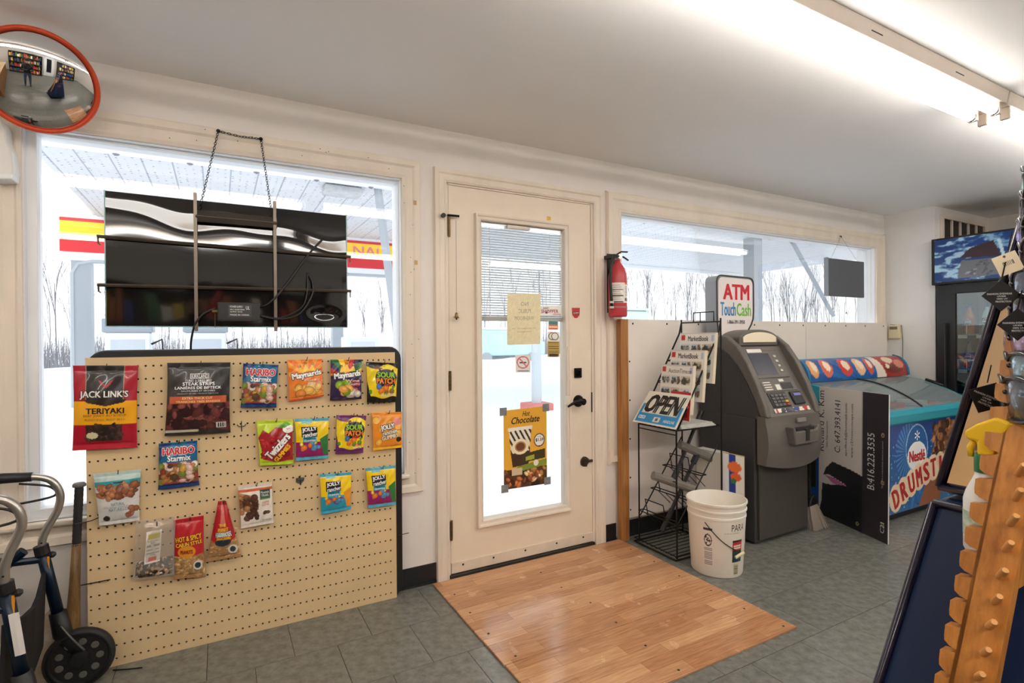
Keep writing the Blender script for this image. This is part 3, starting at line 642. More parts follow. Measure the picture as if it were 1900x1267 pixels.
def may1(L):
    L.rays(.55, .6, 26, [(246, 122, 36), (252, 168, 60)]); L.rect(0, 0, 1, .6, (247, 138, 52)); crown(L, .84); L.bits(18, (.1, .08, .9, .32), .13, [(252, 190, 96), (244, 150, 70), (255, 206, 130)], 3, 1.1); L.rect(0, 0, 1, .04, (214, 84, 30))
def may2(L):
    L.rays(.5, .55, 22, [(200, 40, 40), (245, 150, 30), (250, 205, 40), (40, 120, 60), (40, 36, 74)]); L.rect(0, 0, 1, .6, (58, 38, 84)); crown(L, .84); L.bits(14, (.12, .1, .9, .42), .14, [(130, 170, 40), (214, 90, 80), (240, 170, 90), (226, 214, 200), (150, 40, 60)], 5, 1.1); L.rect(0, 0, 1, .05, (40, 26, 50))
def mtx(a, b): return [('Maynards', (.1, .52, .96, .70), W, dict(bold=.03, out=(K, .04), rot=7)), (a, (.45, .44, .92, .51), (252, 224, 214), dict(bold=.01)), (b, (.55, .36, .95, .43), (252, 224, 214), dict(bold=.01))]
bag('gummy_candy_bag', [(533, 668), (598, 666), (600, 735), (536, 745)], may1, mtx('Fuzzy', 'Peach'), 'orange Maynards peach gummy bag in the top row of the pegboard', group=G)
bag('gummy_candy_bag', [(613, 667), (672, 667), (671, 740), (612, 743)], may2, mtx('Wine', 'Gums'), 'dark purple Maynards wine gum bag in the top row of the pegboard', group=G)
def sour(edge):
    def f(L):
        L.band(lambda u: .9-.06*np.sin(7*u), 1, edge); L.band(0, lambda u: .13+.03*np.sin(9*u), edge); L.poly([(0, 0), (0, .5), (.09, .2), (.2, 0)], edge); L.ell(.62, .62, .36, .22, K)
        for i in range(9): L.ell(.34+i*.07, .62+.2*math.sin(i*2.1), .035, .05, K)
        L.rect(.26, .83, .5, .87, (150, 60, 40)); L.bits(9, (.08, .2, .9, .4), .07, [(206, 70, 50), (90, 150, 50), (236, 130, 40), (70, 120, 190)], 2, .8)
    return f
stx = [('SOUR', (.32, .63, .9, .76), (150, 205, 50), dict(bold=.04, out=(K, .05))), ('PATCH', (.3, .48, .92, .61), (246, 140, 40), dict(bold=.04, out=(K, .05))), ('KIDS', (.55, .41, .78, .465), (226, 60, 70), dict(bold=.03))]
bag('gummy_candy_bag', [(679, 671), (739, 674), (735, 746), (681, 747)], sour(K), stx+[('CHERRY', (.5, .24, .92, .31), (230, 60, 70)), ('BLASTERS', (.46, .16, .95, .23), W)], 'yellow Sour Patch bag with black edges at the top right of the pegboard', base=(250, 218, 30), group=G)
bag('gummy_candy_bag', [(624, 770), (680, 771), (674, 840), (622, 842)], sour((112, 44, 112)), stx+[('EXTREME', (.45, .2, .92, .26), (220, 60, 120)), ('SOUR', (.6, .13, .92, .18), W)], 'yellow Sour Patch bag with purple edges in the second row of the pegboard', base=(250, 218, 30), group=G)
def twiz(L):
    L.poly([(0, .62), (.15, .8), (.3, .72), (.5, .84), (.75, .9), (1, .8), (1, .1), (.8, .1), (.5, .06), (.1, .14), (.06, .4)], (172, 32, 42)); L.bits(40, (.1, .15, .95, .7), .1, [(140, 20, 32), (206, 60, 60), (190, 44, 52)], 9, 2.); L.ell(.86, .8, .16, .09, W); L.poly([(.5, .85), (.8, .95), (.95, .9), (.75, .82)], (90, 170, 50))
bag('gummy_candy_bag', [(475, 781), (544, 778), (545, 861), (482, 864)], twiz, [('Twizzlers', (.1, .34, .98, .52), W, dict(rot=46, bold=.035, out=((110, 14, 24), .04))), ('GUMMIES', (.36, .22, .98, .32), (252, 206, 40), dict(rot=46, bold=.035)), ('NEW', (.8, .79, .92, .82), (200, 30, 40))],
    'red and lime green Twizzlers bag in the second row of the pegboard', base=(196, 222, 50), group=G)
def jolly(low, right, bot):
    def f(L):
        L.rect(0, 0, 1, .44, low); L.poly([(.72, .5), (1, .62), (1, .1), (.85, .1)], right); L.rect(0, 0, 1, .085, bot); L.rect(0, .93, 1, 1, bot); L.rect(.18, .88, .48, 1, (120, 196, 210)); L.rect(.2, .44, .62, .56, (70, 180, 205)); L.bits(16, (.15, .26, .7, .42), .075, [(230, 130, 50), (210, 60, 110), (90, 150, 190), (240, 210, 80), (150, 60, 120)], 3, 1.)
        L.rect(.16, .56, .64, .8, (32, 34, 40))
    return f
jt = [('JOLLY', (.19, .68, .62, .79), W, dict(bold=.03, out=(K, .04), rot=6)), ('rancher', (.2, .575, .64, .67), W, dict(bold=.02, out=(K, .03), rot=6)), ('MISFITS', (.24, .505, .58, .55), K, dict(bold=.03)), ('GUMMIES', (.24, .455, .58, .495), W, dict(bold=.02))]
bag('gummy_candy_bag', [(547, 777), (611, 775), (609, 850), (549, 855)], jolly((158, 30, 104), (46, 124, 62), (96, 184, 214)), jt, 'yellow and magenta Jolly Rancher bag in the second row of the pegboard', base=(252, 214, 24), group=G)
bag('gummy_candy_bag', [(678, 869), (734, 863), (735, 936), (683, 943)], jolly((158, 30, 104), (46, 124, 62), (96, 184, 214)), jt, 'yellow and magenta Jolly Rancher bag low at the right edge of the pegboard', base=(252, 214, 24), group=G)
bag('gummy_candy_bag', [(593, 880), (652, 876), (652, 944), (596, 955)], jolly((40, 160, 190), (240, 160, 50), (70, 180, 214)), jt, 'yellow and turquoise Jolly Rancher bag in the third row of the pegboard', base=(252, 214, 24), group=G)
def jor(L): L.bits(10, (.1, .1, .95, .9), .12, [(250, 176, 66), (255, 190, 80)], 3, 1.); L.ell(.83, .74, .15, .1, (240, 150, 150)); L.rect(0, 0, 1, .07, (252, 190, 50)); L.ell(.87, .25, .1, .07, (50, 40, 30))
bag('gummy_candy_bag', [(689, 766), (746, 764), (747, 830), (692, 836)], jor, [('JOLLY', (.26, .52, .72, .68), W, dict(bold=.03, out=(K, .05), rot=9)), ('rancher', (.3, .42, .8, .53), W, dict(bold=.02, out=(K, .04), rot=9)), ('GUMMIES', (.28, .29, .84, .40), (255, 236, 200), dict(bold=.03, out=(K, .04), rot=9))],
    'all orange Jolly Rancher gummies bag overhanging the right edge of the pegboard', base=(247, 152, 40), group=G)
def alm(L):
    L.rect(0, .84, 1, 1, (190, 212, 208)); L.rect(0, .73, 1, .84, (40, 160, 168)); L.rect(0, .46, 1, .74, (214, 212, 210)); L.bits(64, (.06, .52, .94, .76), .085, [(150, 92, 62), (172, 110, 76), (128, 74, 50), (188, 128, 92)], 12, 1.5); L.bits(9, (.68, .12, .93, .3), .07, [(150, 92, 62), (172, 110, 76)], 4, 1.4); L.ell(.2, .13, .085, .055, (64, 54, 46)); L.rect(.4, .785, .62, .815, (30, 60, 70))
bag('almond_bag', [(172, 880), (262, 870), (259, 966), (184, 976)], alm, [('NATURAL', (.34, .37, .66, .43), (60, 130, 140)), ('WHOLE ALMONDS  AMANDES ENTIÈRES', (.16, .335, .84, .36), (150, 90, 70)), ('NATURELLES', (.28, .265, .74, .325), (60, 130, 140))],
    'white and teal almond pouch with almonds printed, left side of the pegboard', .02, base=(222, 220, 216), group=G)
def tof(L):
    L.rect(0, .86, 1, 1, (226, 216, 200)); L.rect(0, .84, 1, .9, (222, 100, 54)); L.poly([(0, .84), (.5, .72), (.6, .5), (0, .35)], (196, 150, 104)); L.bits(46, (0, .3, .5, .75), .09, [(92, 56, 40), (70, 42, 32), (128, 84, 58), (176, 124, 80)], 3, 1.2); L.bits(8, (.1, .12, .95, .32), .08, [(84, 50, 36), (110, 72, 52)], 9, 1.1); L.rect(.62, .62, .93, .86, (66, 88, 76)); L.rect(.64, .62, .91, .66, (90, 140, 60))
bag('toffee_bag', [(441, 902), (505, 894), (508, 970), (447, 981)], tof, [('Mountain', (.65, .76, .9, .82), W), ('TRAIL', (.66, .69, .9, .74), W), ('TOFFEE', (.68, .53, .9, .57), (214, 100, 70)), ('CLUSTERS', (.66, .47, .9, .51), (214, 100, 70)), ('NET WT 100 g', (.66, .1, .94, .14), (90, 80, 70))], 'cream toffee pouch with an orange stripe and chocolates printed, low on the pegboard', .012, base=(236, 228, 216), group=G)
PE = [(206, 164, 108), (222, 184, 130), (184, 140, 88), (196, 152, 98), (150, 112, 70)]
def hot(L):
    L.rect(0, 0, 1, .46, (170, 126, 80)); L.bits(90, (0, .05, 1, .44), .11, PE, 5, 1.9); L.poly([(0, 1), (1, 1), (1, .42), (.45, .36), (0, .4)], (192, 34, 44)); L.ell(.42, .46, .3, .1, (226, 150, 40)); L.ell(.78, .22, .15, .08, (226, 224, 220)); L.ell(.78, .22, .1, .05, (50, 50, 52))
bag('peanut_bag', [(322, 965), (378, 956), (381, 1070), (322, 1075)], hot, [('HOT & SPICY', (.06, .64, .92, .72), (246, 196, 50), dict(bold=.02, out=((60, 10, 10), .03), rot=5)), ('CAJUN STYLE', (.06, .54, .94, .62), (246, 196, 50), dict(bold=.02, out=((60, 10, 10), .03), rot=5)), ('PEANUTS', (.22, .43, .62, .49), (150, 20, 24), dict(bold=.03))],
    'red hot and spicy peanut bag beside the clear nut bag', .02, y=-.092, base=(192, 34, 44), group=G)
def road(L):
    L.rect(0, 0, 1, .36, (176, 132, 86)); L.bits(70, (0, .02, 1, .36), .1, PE, 7, 1.9); L.poly([(0, 1), (1, 1), (.98, .36), (.7, .3), (.3, .3), (.02, .36)], (190, 32, 40)); L.poly([(.42, 1), (.58, 1), (.66, .6), (.34, .6)], (214, 120, 110)); L.ell(.48, .32, .3, .07, (40, 50, 58)); L.ell(.8, .17, .16, .08, (220, 220, 216)); L.ell(.8, .17, .1, .05, (60, 60, 62))
bag('peanut_bag', [(405, 930), (419, 929), (448, 1032), (383, 1043)], road, [('THE', (.3, .58, .66, .63), (246, 196, 60), dict(bold=.02)), ('PEANUT', (.26, .5, .74, .56), (246, 196, 60), dict(bold=.02)), ('ROADHOUSE', (.2, .415, .82, .49), W, dict(bold=.03, out=(K, .03))), ('SNACKERS', (.24, .36, .78, .405), (246, 196, 60), dict(bold=.03))], 'small red roadhouse peanut bag gathered to a point at its hook', .024, pinch=.0, base=(190, 32, 40), group=G)
# clear bag of trail mix: film + contents + label
q = [P(a, b, 1, -.098) for a, b in ((252, 966), (326, 958), (324, 1066), (246, 1078))]; S = Surf(*q, bulge=bulge(.02, 4), pinch=.02)
U, V = np.meshgrid(np.linspace(0, 1, 24), np.linspace(0, 1, 30), indexing='ij')
mb = MB().grid(S.p(U, V)).grid(S.p(U, V, -.002, flip=-.3)[::-1])
cb = obj('trail_mix_bag', mb, glassmat('clear_film', (250, 246, 240), .10, .12, .16), loc=(sum(q)/4).tolist(), smooth=True, label='clear bag of dark nut mix with a white label, low left on the pegboard', cat='snack bag', group=G)
def nuts(L): L.bits(260, (0, 0, 1, 1), .055, [(60, 44, 34), (96, 72, 50), (190, 150, 104), (44, 34, 28), (214, 176, 130), (120, 84, 56), (30, 24, 22)], 2, 1.5)
S2 = Surf(S.p(.05, .30, -.004, 0), S.p(.95, .33, -.004, 0), S.p(.95, .02, -.004, 0), S.p(.05, .02, -.004, 0), bulge=bulge(.017, 3, .02))
sheet('nut_mix', S2, nuts, 60, 40, cb, thick=.002, backbulge=-.3, material=printmat('nut_print', .5), smooth=True)
S3 = Surf(S.p(.28, .80, .0012), S.p(.66, .82, .0012), S.p(.64, .30, .0012), S.p(.26, .27, .0012))
def lb(L): L.rect(0, 0, 1, 1, (244, 240, 234)); L.rect(.12, .74, .92, .92, (210, 200, 60)); L.rect(.25, .06, .75, .2, (236, 90, 60)); [L.rect(.1, .3+i*.05, .9, .32+i*.05, (150, 146, 140)) for i in range(6)]
lbo = sheet('paper_label', S3, lb, 20, 30, cb, thick=.0003)
texts(S3, [('FRUIT & NUT', (.12, .66, .88, .71), K), ('MIX', (.35, .6, .65, .65), K), ('150g', (.32, .23, .68, .28), K)], cb, off=.0016)
hook(S.p(.5, .9)[0], S.p(.5, .9)[2], .055)
# empty hooks and plate
for a, b in ((448, 790), (557, 890)):
    w = P(a, b, 1, BY); mb = MB().tube([(w[0]-.016, BY-.002, w[2]+.006), (w[0]-.012, BY-.006, w[2]), (w[0], BY-.007, w[2]-.002), (w[0]+.012, BY-.006, w[2]), (w[0]+.016, BY-.002, w[2]+.006)], .0018, 6)
    mb.tube([(w[0], BY, w[2]+.02), (w[0], BY-.006, w[2]), (w[0], BY-.012, w[2]-.022)], .0018, 6); obj('hook', mb, M_hook, peg, smooth=True)
w = P(557, 890, 1, BY); obj('hook_plate', MB().prism([(w[0]-.018, w[2]+.01), (w[0]+.016, w[2]+.01), (w[0]+.016, w[2]-.006), (w[0], w[2]-.02), (w[0]-.018, w[2]-.008)], 1, BY-.0035, BY), mat('plate_grey', (150, 146, 140), .3, .8), peg)
for a, b, c in ((.779, .785, .3), (-.44, -.39, .335)): obj('hook', MB().tube([(a-.02, BY-.003, c), (b+.02, BY-.006, c+.003)], .002, 6), M_hook, peg)
obj('hook', MB().tube([P(192, 956, 1, BY), P(170, 966, 1, BY-.04), P(140, 972, 1, BY-.07)], .002, 6), M_hook, peg, smooth=True)
# ------------------------------------------------------------------ hanging LED sign seen from behind
led = thing('hanging_sign', 'wide glossy black sign panel hung by a chain in the left window, seen from behind', 'sign', (.07, -.1, 1.305))
m = mat('gloss_black_acrylic', (20, 18, 18), .06, coat=.5)
LX, LZ = np.linspace(-.368, .512, 150), np.linspace(1.305, 1.812, 110)
XX, ZZ = np.meshgrid(LX, LZ, indexing='ij')
al = np.clip(((2.24-ZZ)/1.38-(ZZ-1.243)/2.48)/2, 0, 1)           # tilt at which the sheet mirrors the tubes
zc = 1.768-.10*(XX+.37)+.012*np.sin(XX*11)+.008*np.sin(XX*23+1); wdt = .018+.010*np.sin(XX*9+2)
sl = al*np.exp(-np.clip(np.abs(ZZ-zc)-wdt, 0, 1)**2/(2*.012**2))+.006*np.sin(XX*14+ZZ*9)*np.sin(ZZ*15+2)
WY = np.cumsum(sl, 1)*(LZ[1]-LZ[0]); WY -= WY.mean()
WY += .006*np.exp(-(((XX-.415)/.045)**2+((ZZ-1.365)/.022)**2))
G1 = np.stack([XX, -.107+WY, ZZ], -1); mb = MB().grid(G1); mb.grid((G1+np.array([0, .006, 0]))[::-1])
obj('sign_panel', mb, m, led, smooth=True)
obj('panel_edge', MB().box(-.372, -.368, -.108, -.09, 1.303, 1.814).box(.512, .516, -.108, -.09, 1.303, 1.814).box(-.368, .512, -.108, -.09, 1.301, 1.305), mat('clear_edge', (150, 190, 190), .2), led)
M_rail = mat('rail_steel', (122, 112, 100), .35, .8, var=.2, scale=12)
for x in (-.077, .213): obj('upright_rail', MB().box(x-.006, x+.006, -.132, -.118, 1.285, 1.835), M_rail, led)
for z0, z1 in ((1.636, 1.622), (1.456, 1.467)): obj('cross_rail', MB().tube([(-.392, -.125, z0), (.528, -.125, z1)], .0065, 4), M_rail, led)
for x, z in ((-.39, 1.634), (.526, 1.622), (-.39, 1.456), (.526, 1.467)): obj('rail_hook', MB().tube([(x, -.115, z), (x, -.112, z-.022), (x+.004, -.1, z-.026)], .003, 5), M_rail, led)
obj('mount_bracket', MB().prism([(-.135, 1.745), (-.112, 1.772), (-.108, 1.772), (-.108, 1.722), (-.128, 1.722)], 0, -.077, .222), mat('bracket_grey', (84, 78, 72), .35, .6), led, bev=.002)
pb = obj('power_supply', MB().box(-.003, .152, -.15, -.114, 1.327, 1.402), mat('psu_black', (34, 33, 33), .4), led, bev=.004)
SL = flatsurf((.035, -.1505, 1.342), (1, 0, 0), (0, 0, 1), .085, .05)
obj('rating_label', slab(MB(), SL, 0, 0, 1, 1, 0, .0005), mat('label_dark', (60, 60, 60), .4), pb)
texts(SL, [('POWER SUPPLY', (.08, .76, .62, .92), W), ('INPUT: 100-240V 50/60Hz', (.08, .56, .7, .66), W), ('OUTPUT: 12V 5A', (.08, .38, .6, .48), W), ('UL', (.76, .62, .92, .9), W), ('MADE IN CHINA', (.08, .12, .9, .24), W)], pb)
M_cab = mat('cable_black', (28, 27, 27), .45)
def cable(pts, r, par, n='cable'):
    P_ = [np.array(p, float) for p in pts]; out = []
    for i in range(len(P_)-1):
        p0 = P_[max(i-1, 0)]; p1, p2 = P_[i], P_[i+1]; p3 = P_[min(i+2, len(P_)-1)]
        for t in np.linspace(0, 1, 6, endpoint=False): out.append(.5*((2*p1)+(-p0+p2)*t+(2*p0-5*p1+4*p2-p3)*t*t+(-p0+3*p1-3*p2+p3)*t**3))
    out.append(P_[-1]); return obj(n, MB().tube(out, r, 8), M_cab, par, smooth=True)
Q = lambda a, b, d: P(a, b, 1, d)
cable([Q(481, 570, -.13), Q(500, 562, -.145), Q(530, 530, -.14), Q(570, 475, -.125), Q(599, 443, -.112)], .0045, led)
cable([Q(481, 586, -.13), Q(520, 592, -.14), Q(556, 582, -.14), Q(578, 550, -.135), Q(580, 525, -.125), Q(570, 506, -.11)], .004, led)
cable([Q(570, 507, -.11), Q(570, 540, -.13), Q(560, 570, -.135), Q(520, 590, -.132), Q(481, 584, -.13)], .0035, led)
cable([Q(400, 572, -.13), Q(378, 582, -.135), Q(362, 602, -.13), Q(355, 630, -.1), Q(354, 650, -.05)], .004, led)
obj('pull_switch', MB().lathe([(.008, 0), (.008, .02)], (-.022, -.13, 1.365), (1, 0, 0), 10).tube([(-.012, -.13, 1.36), (-.012, -.13, 1.3)], .0015, 5), M_brass, led)
def chain(a, b, par, L0=.014):
    a, b = np.array(a, float), np.array(b, float); d = b-a; n = max(2, int(np.linalg.norm(d)/(L0*.8))); d /= np.linalg.norm(d); e = np.cross(d, (0, 1, 0)); e /= np.linalg.norm(e); g = np.cross(d, e); mb = MB()
    for i in range(n):
        c = a+(b-a)*(i+.5)/n; s = e if i % 2 else g*.9+e*.4
        mb.tube([c+d*L0*.5*math.cos(t)+s*L0*.28*math.sin(t) for t in np.linspace(0, 2*math.pi, 9)[:-1]], .0013, 4, closed=True)
    return obj('chain', mb, M_dark, par)
k1, k2 = Q(405, 243, -.03), Q(484, 258, -.03)
chain(k1, (-.062, -.115, 1.775), led); chain(k2, (.205, -.115, 1.765), led)
chain(k1, (k1+k2)/2+np.array([0, -.002, -.006]), led); chain((k1+k2)/2+np.array([0, -.002, -.006]), k2, led)
for k in (k1, k2): obj('ceiling_screw', MB().lathe([(.005, 0), (.005, .012), (.008, .014), (.001, .018)], (k[0], -.018, k[2]), (0, -1, 0), 10), M_dark, led)
# ------------------------------------------------------------------ convex mirror
mc = np.array([-.535, -.20, 2.142]); to = np.array([.02, -2.2, 1.15])-mc; nrm = to/np.linalg.norm(to)
mir = thing('security_mirror', 'round convex security mirror with an orange red rim, upper left corner', 'mirror', tuple(mc))
Rm = .158; mb = MB(); prof = [(Rm*math.sin(t)/math.sin(.72), .036*(math.cos(t)-math.cos(.72))/(1-math.cos(.72))) for t in np.linspace(.72, 0.001, 16)]
obj('mirror_dome', MB().lathe(prof, mc, nrm, 48), mat('mirror_silver', (236, 236, 236), .015, 1.), mir, smooth=True)
ex1 = np.cross(nrm, (0, 0, 1)); ex1 /= np.linalg.norm(ex1); ex2 = np.cross(ex1, nrm)
ring = [mc+(Rm+.004)*(math.cos(t)*ex1+math.sin(t)*ex2) for t in np.linspace(0, 2*math.pi, 65)[:-1]]
obj('rim', MB().tube(ring, .0085, 10, closed=True), mat('orange_rubber', (216, 74, 34), .45), mir, smooth=True)
obj('back_shell', MB().lathe([(.001, -.05), (.08, -.045), (Rm, -.006), (Rm, 0)], mc, nrm, 40, caps=False), M_white, mir, smooth=True)
obj('mount_arm', MB().tube([mc-nrm*.045, mc-nrm*.10+np.array([0, .02, .02]), (-.55, -.02, 2.24)], .01, 8).box(-.58, -.52, -.02, 0, 2.21, 2.27), M_dark, mir)
wd_ = thing('white_wall_fixture', 'white curved plastic wall fixture cut off at the left edge under the mirror', 'wall fixture', (-.70, -.04, 1.83))
prf = [P(a, b, 1, -.06)[[0, 2]] for a, b in ((-25, 215), (6, 222), (15, 240), (16, 262), (26, 285), (30, 318), (27, 334), (0, 336), (-25, 335))]
obj('cover', MB().prism([tuple(p) for p in prf], 1, -.085, -.002), mat('device_white', (232, 230, 226), .35), wd_, bev=.012, seg=3)
obj('base_ledge', MB().prism([tuple(P(a, b, 1, -.06)[[0, 2]]) for a, b in ((-25, 326), (29, 327), (27, 336), (-25, 337))], 1, -.092, -.002), M_white, wd_, bev=.003)
# ------------------------------------------------------------------ things on the door
def card(name, q, fn, lab, cat, y, nx=24, ny=30, tx=None, thick=.0006, base=(240, 238, 230), material=None):
    pts = [P(a, b, 1, y) for a, b in q]; S = Surf(*pts); c = sum(pts)/4
    o = sheet(name, S, fn, nx, ny, thick=thick, base=base, loc=c.tolist(), label=lab, cat=cat, material=material, edge=base)
    if tx: texts(S, tx, o, off=.0006)
    return o, S
def posterf(L):
    L.c[:] = np.array([236, 178, 60])*(1-.0*L.v[:, None]); L.rect(0, 0, 1, .24, (92, 56, 34)); L.bits(40, (0, 0, 1, .22), .06, [(60, 36, 24), (140, 84, 44), (206, 120, 60), (44, 28, 20), (180, 130, 80)], 5)
    L.poly([(.12, .74), (.64, .77), (.56, .28), (.2, .27)], (240, 232, 214)); 
    m = (np.mod((L.u*1.0+L.v*.9)*9, 1) < .42) & (L.v > .44); s = Lay(L.u, L.v, (0, 0, 0)); s.poly([(.12, .72), (.64, .75), (.6, .46), (.16, .44)], (1, 1, 1)); L.c[m & (s.c[:, 0] > 0)] = (44, 36, 30)
    L.poly([(.16, .44), (.6, .46), (.56, .28), (.2, .27)], (70, 46, 34)); L.rect(.1, .73, .66, .77, (246, 238, 220)); L.ell(.38, .52, .19, .1, (244, 226, 180)); L.ell(.38, .52, .16, .085, (246, 238, 214)); L.ell(.38, .52, .13, .068, (196, 150, 96)); L.ell(.38, .52, .10, .052, (120, 74, 44))
    L.ell(.82, .575, .13, .085, (40, 32, 26)); L.ell(.82, .575, .11, .072, (250, 246, 238)); L.poly([(.42, .42), (.96, .46), (.96, .34), (.42, .31)], (66, 58, 34)); L.poly([(.5, .38), (.7, .4), (.7, .34), (.5, .33)], (170, 176, 60)); L.poly([(.3, .27), (1, .33), (1, .25), (.3, .2)], (130, 150, 50)); L.ell(.74, .29, .06, .04, (240, 236, 214)); L.rect(.18, .16, .42, .25, (216, 196, 160))
    L.bits(10, (.45, .06, .9, .18), .035, [(222, 160, 110), (240, 214, 170), (150, 80, 50)], 8, .5)
po, S = card('hot_chocolate_poster', [(934, 762), (1014, 753), (1015, 897), (935, 909)], posterf, 'orange hot chocolate price poster taped low on the door glass', 'poster', .009, 110, 170)
texts(S, [('Hot', (.44, .90, .6, .965), (40, 26, 20), dict(shear=.25, bold=.01)), ('Chocolate', (.18, .815, .83, .90), (40, 26, 20), dict(shear=.25, bold=.015)), ('$1.59', (.73, .555, .92, .60), K, dict(bold=.02)), ('only', (.77, .61, .87, .63), K)], po, off=.0006)
for a, b in ((932, 760), (1011, 752), (935, 903), (1014, 888)):
    c = P(a+2, b+4, 1, .006); obj('tape_piece', MB().box(c[0]-.022, c[0]+.022, .0070, .0084, c[2]-.022, c[2]+.022), mat('foil_tape', (170, 172, 176), .3, .5, var=.3, scale=50), po)
GR = (168, 156, 130)
card('paper_notice', [(941, 545), (1003, 545), (1002, 638), (941, 640)], lambda L: L.speck(4), 'yellowed paper notice on the door glass with its print showing through reversed', 'notice', .009, tx=[('NO', (.4, .76, .62, .84), GR, dict(mirror=1)), ('PUBLIC', (.33, .62, .7, .70), GR, dict(mirror=1)), ('WASHROOM', (.22, .48, .8, .56), GR, dict(mirror=1)), ('we apologize for any', (.14, .3, .86, .335), GR, dict(mirror=1)), ('inconvenience', (.3, .24, .72, .27), GR, dict(mirror=1))], base=(236, 224, 184))
def nos(L): L.rect(0, .0, 1, 1, (240, 238, 236)); L.ell(.5, .58, .42, .36, (222, 110, 120)); L.ell(.5, .58, .34, .29, (240, 238, 236)); L.rect(.26, .53, .74, .6, (60, 60, 60)); L.poly([(.2, .82), (.27, .86), (.8, .34), (.73, .3)], (222, 110, 120)); L.rect(.12, .06, .9, .12, (120, 116, 112))
card('no_smoking_sticker', [(956, 659), (984, 658), (984, 691), (957, 691)], nos, 'square no smoking sticker on the door glass', 'sticker', .009, 36, 40)
def shp(L): L.rect(0, 0, 1, 1, (242, 238, 232)); L.poly([(.2, .3), (.36, .55), (.3, .2)], K)
card('magazine_sticker', [(1004, 567), (1041, 567), (1041, 586), (1003, 586)], shp, 'white shopper sticker on the door glass beside the paper notice', 'sticker', .0095, tx=[('BABY', (.12, .66, .4, .86), K), ('SHOPPER', (.02, .28, .86, .62), (170, 30, 50), dict(bold=.01)), ('ONLINE', (.6, .06, .98, .22), (170, 30, 50))])
def ov(L): L.rect(0, 0, 1, 1, (244, 236, 224)); L.rect(.05, .6, .95, .98, (70, 130, 130)); L.rect(.05, .05, .95, .6, (226, 120, 90)); L.rect(.1, .25, .9, .4, (250, 240, 226))
card('square_decal', [(1017, 595), (1036, 596), (1036, 612), (1017, 612)], ov, 'small green and orange decal on the door glass', 'sticker', .009)
def cc_(L): L.rect(0, 0, 1, .62, (206, 176, 96)); [L.rect(.06, .1+i*.075, .94, .13+i*.075, (110, 84, 40)) for i in range(7)]; L.ell(.5, .05, .4, .09, (80, 60, 40)); L.ell(.38, .82, .32, .16, (120, 110, 90)); L.ell(.38, .82, .25, .12, (240, 236, 226)); L.ell(.62, .82, .32, .16, (120, 110, 90)); L.ell(.62, .82, .25, .12, (240, 236, 226))
card('gold_decal', [(1016, 615), (1038, 616), (1038, 662), (1016, 662)], cc_, 'tall gold decal with two linked rings on the door glass', 'sticker', .009, 26, 50)
def rb(L): L.c[:] = (190, 40, 44); L.rect(.05, .38, .95, .62, K); L.poly([(0, 0), (.3, 0), (0, .3)], (232, 214, 186)); L.poly([(1, 0), (.7, 0), (1, .3)], (232, 214, 186))
card('red_alarm_decal', [(1061, 571), (1076, 571), (1075, 590), (1062, 590)], rb, 'small red and black shield decal on the right door stile', 'sticker', .0025, tx=[('ALARM', (.14, .43, .86, .57), W)])
card('yellow_door_tag', [(1015, 401), (1022, 402), (1022, 409), (1015, 409)], None, 'tiny yellow number tag on the top rail of the door', 'tag', .0025, 4, 4, base=(224, 176, 60))
bell = thing('door_chime', 'brass bell hanging on a string from the top hinge side of the door', 'bell', (1.08, -.03, 1.36))
w = P(846, 408, 1, -.03); e = P(847, 578, 1, -.03)
obj('chime_arm', MB().tube([P(830, 399, 1, -.02), P(852, 401, 1, -.03)], .006, 8).lathe([(.012, 0), (.012, .012)], P(822, 400, 1, -.03), (0, -1, 0), 12), M_dark, bell)
obj('string', MB().tube([w, e], .0009, 5), M_dark, bell)
obj('bell_cup', MB().lathe([(.003, .03), (.007, .026), (.009, .012), (.014, 0), (.012, 0)], (e[0], -.03, e[2]-.034), n=16), mat('bell_brass', (150, 124, 84), .35, .8), bell, smooth=True)
obj('clapper', MB().ball((e[0], -.03, e[2]-.038), .005), M_dark, bell, smooth=True)
# ------------------------------------------------------------------ fire extinguisher
fe = thing('fire_extinguisher', 'red fire extinguisher with a black hose on the window casing right of the door', 'fire extinguisher', (2.15, -.1, 1.37))
ec = P(1146, 540, 1, -.085); ex_, ey_ = ec[0], -.085
prof = [(.002, 1.372), (.052, 1.374), (.056, 1.385), (.056, 1.60), (.053, 1.63), (.042, 1.665), (.026, 1.69), (.017, 1.70), (.017, 1.715)]
obj('cylinder', MB().lathe(prof, (ex_, ey_, 0), n=32), mat('extinguisher_red', (198, 66, 74), .35, var=.08, scale=8), fe, smooth=True)
U, V = np.meshgrid(np.linspace(-.35, 1.9, 30), np.linspace(0, 1, 24), indexing='ij'); a0 = math.radians(-90-18)
class Cyl:
    def __init__(s, c, r0, r1, z0, z1, t0, t1): s.c, s.r0, s.r1, s.z0, s.z1, s.t0, s.t1 = c, r0, r1, z0, z1, t0, t1; s.w = abs(t1-t0)*(r0+r1)/2; s.h = z1-z0; s.b = None
    def p(s, u, v, off=0., flip=1.):
        u = np.asarray(u, float); v = np.asarray(v, float); t = s.t0+(s.t1-s.t0)*u; r = s.r0+(s.r1-s.r0)*v+off
        return np.stack([s.c[0]+r*np.cos(t), s.c[1]+r*np.sin(t), s.z0+(s.z1-s.z0)*v+0*u], -1)
def wrap(name, C, fn, nx, ny, parent, base):
    U, V = np.meshgrid(np.linspace(0, 1, nx), np.linspace(0, 1, ny), indexing='ij'); L = Lay(U.ravel(), V.ravel(), base, C.h/C.w)
    if fn: fn(L)
    return obj(name, MB().grid(C.p(U, V, .0006)), printmat(), parent, cols=linarr(L.c), smooth=True)
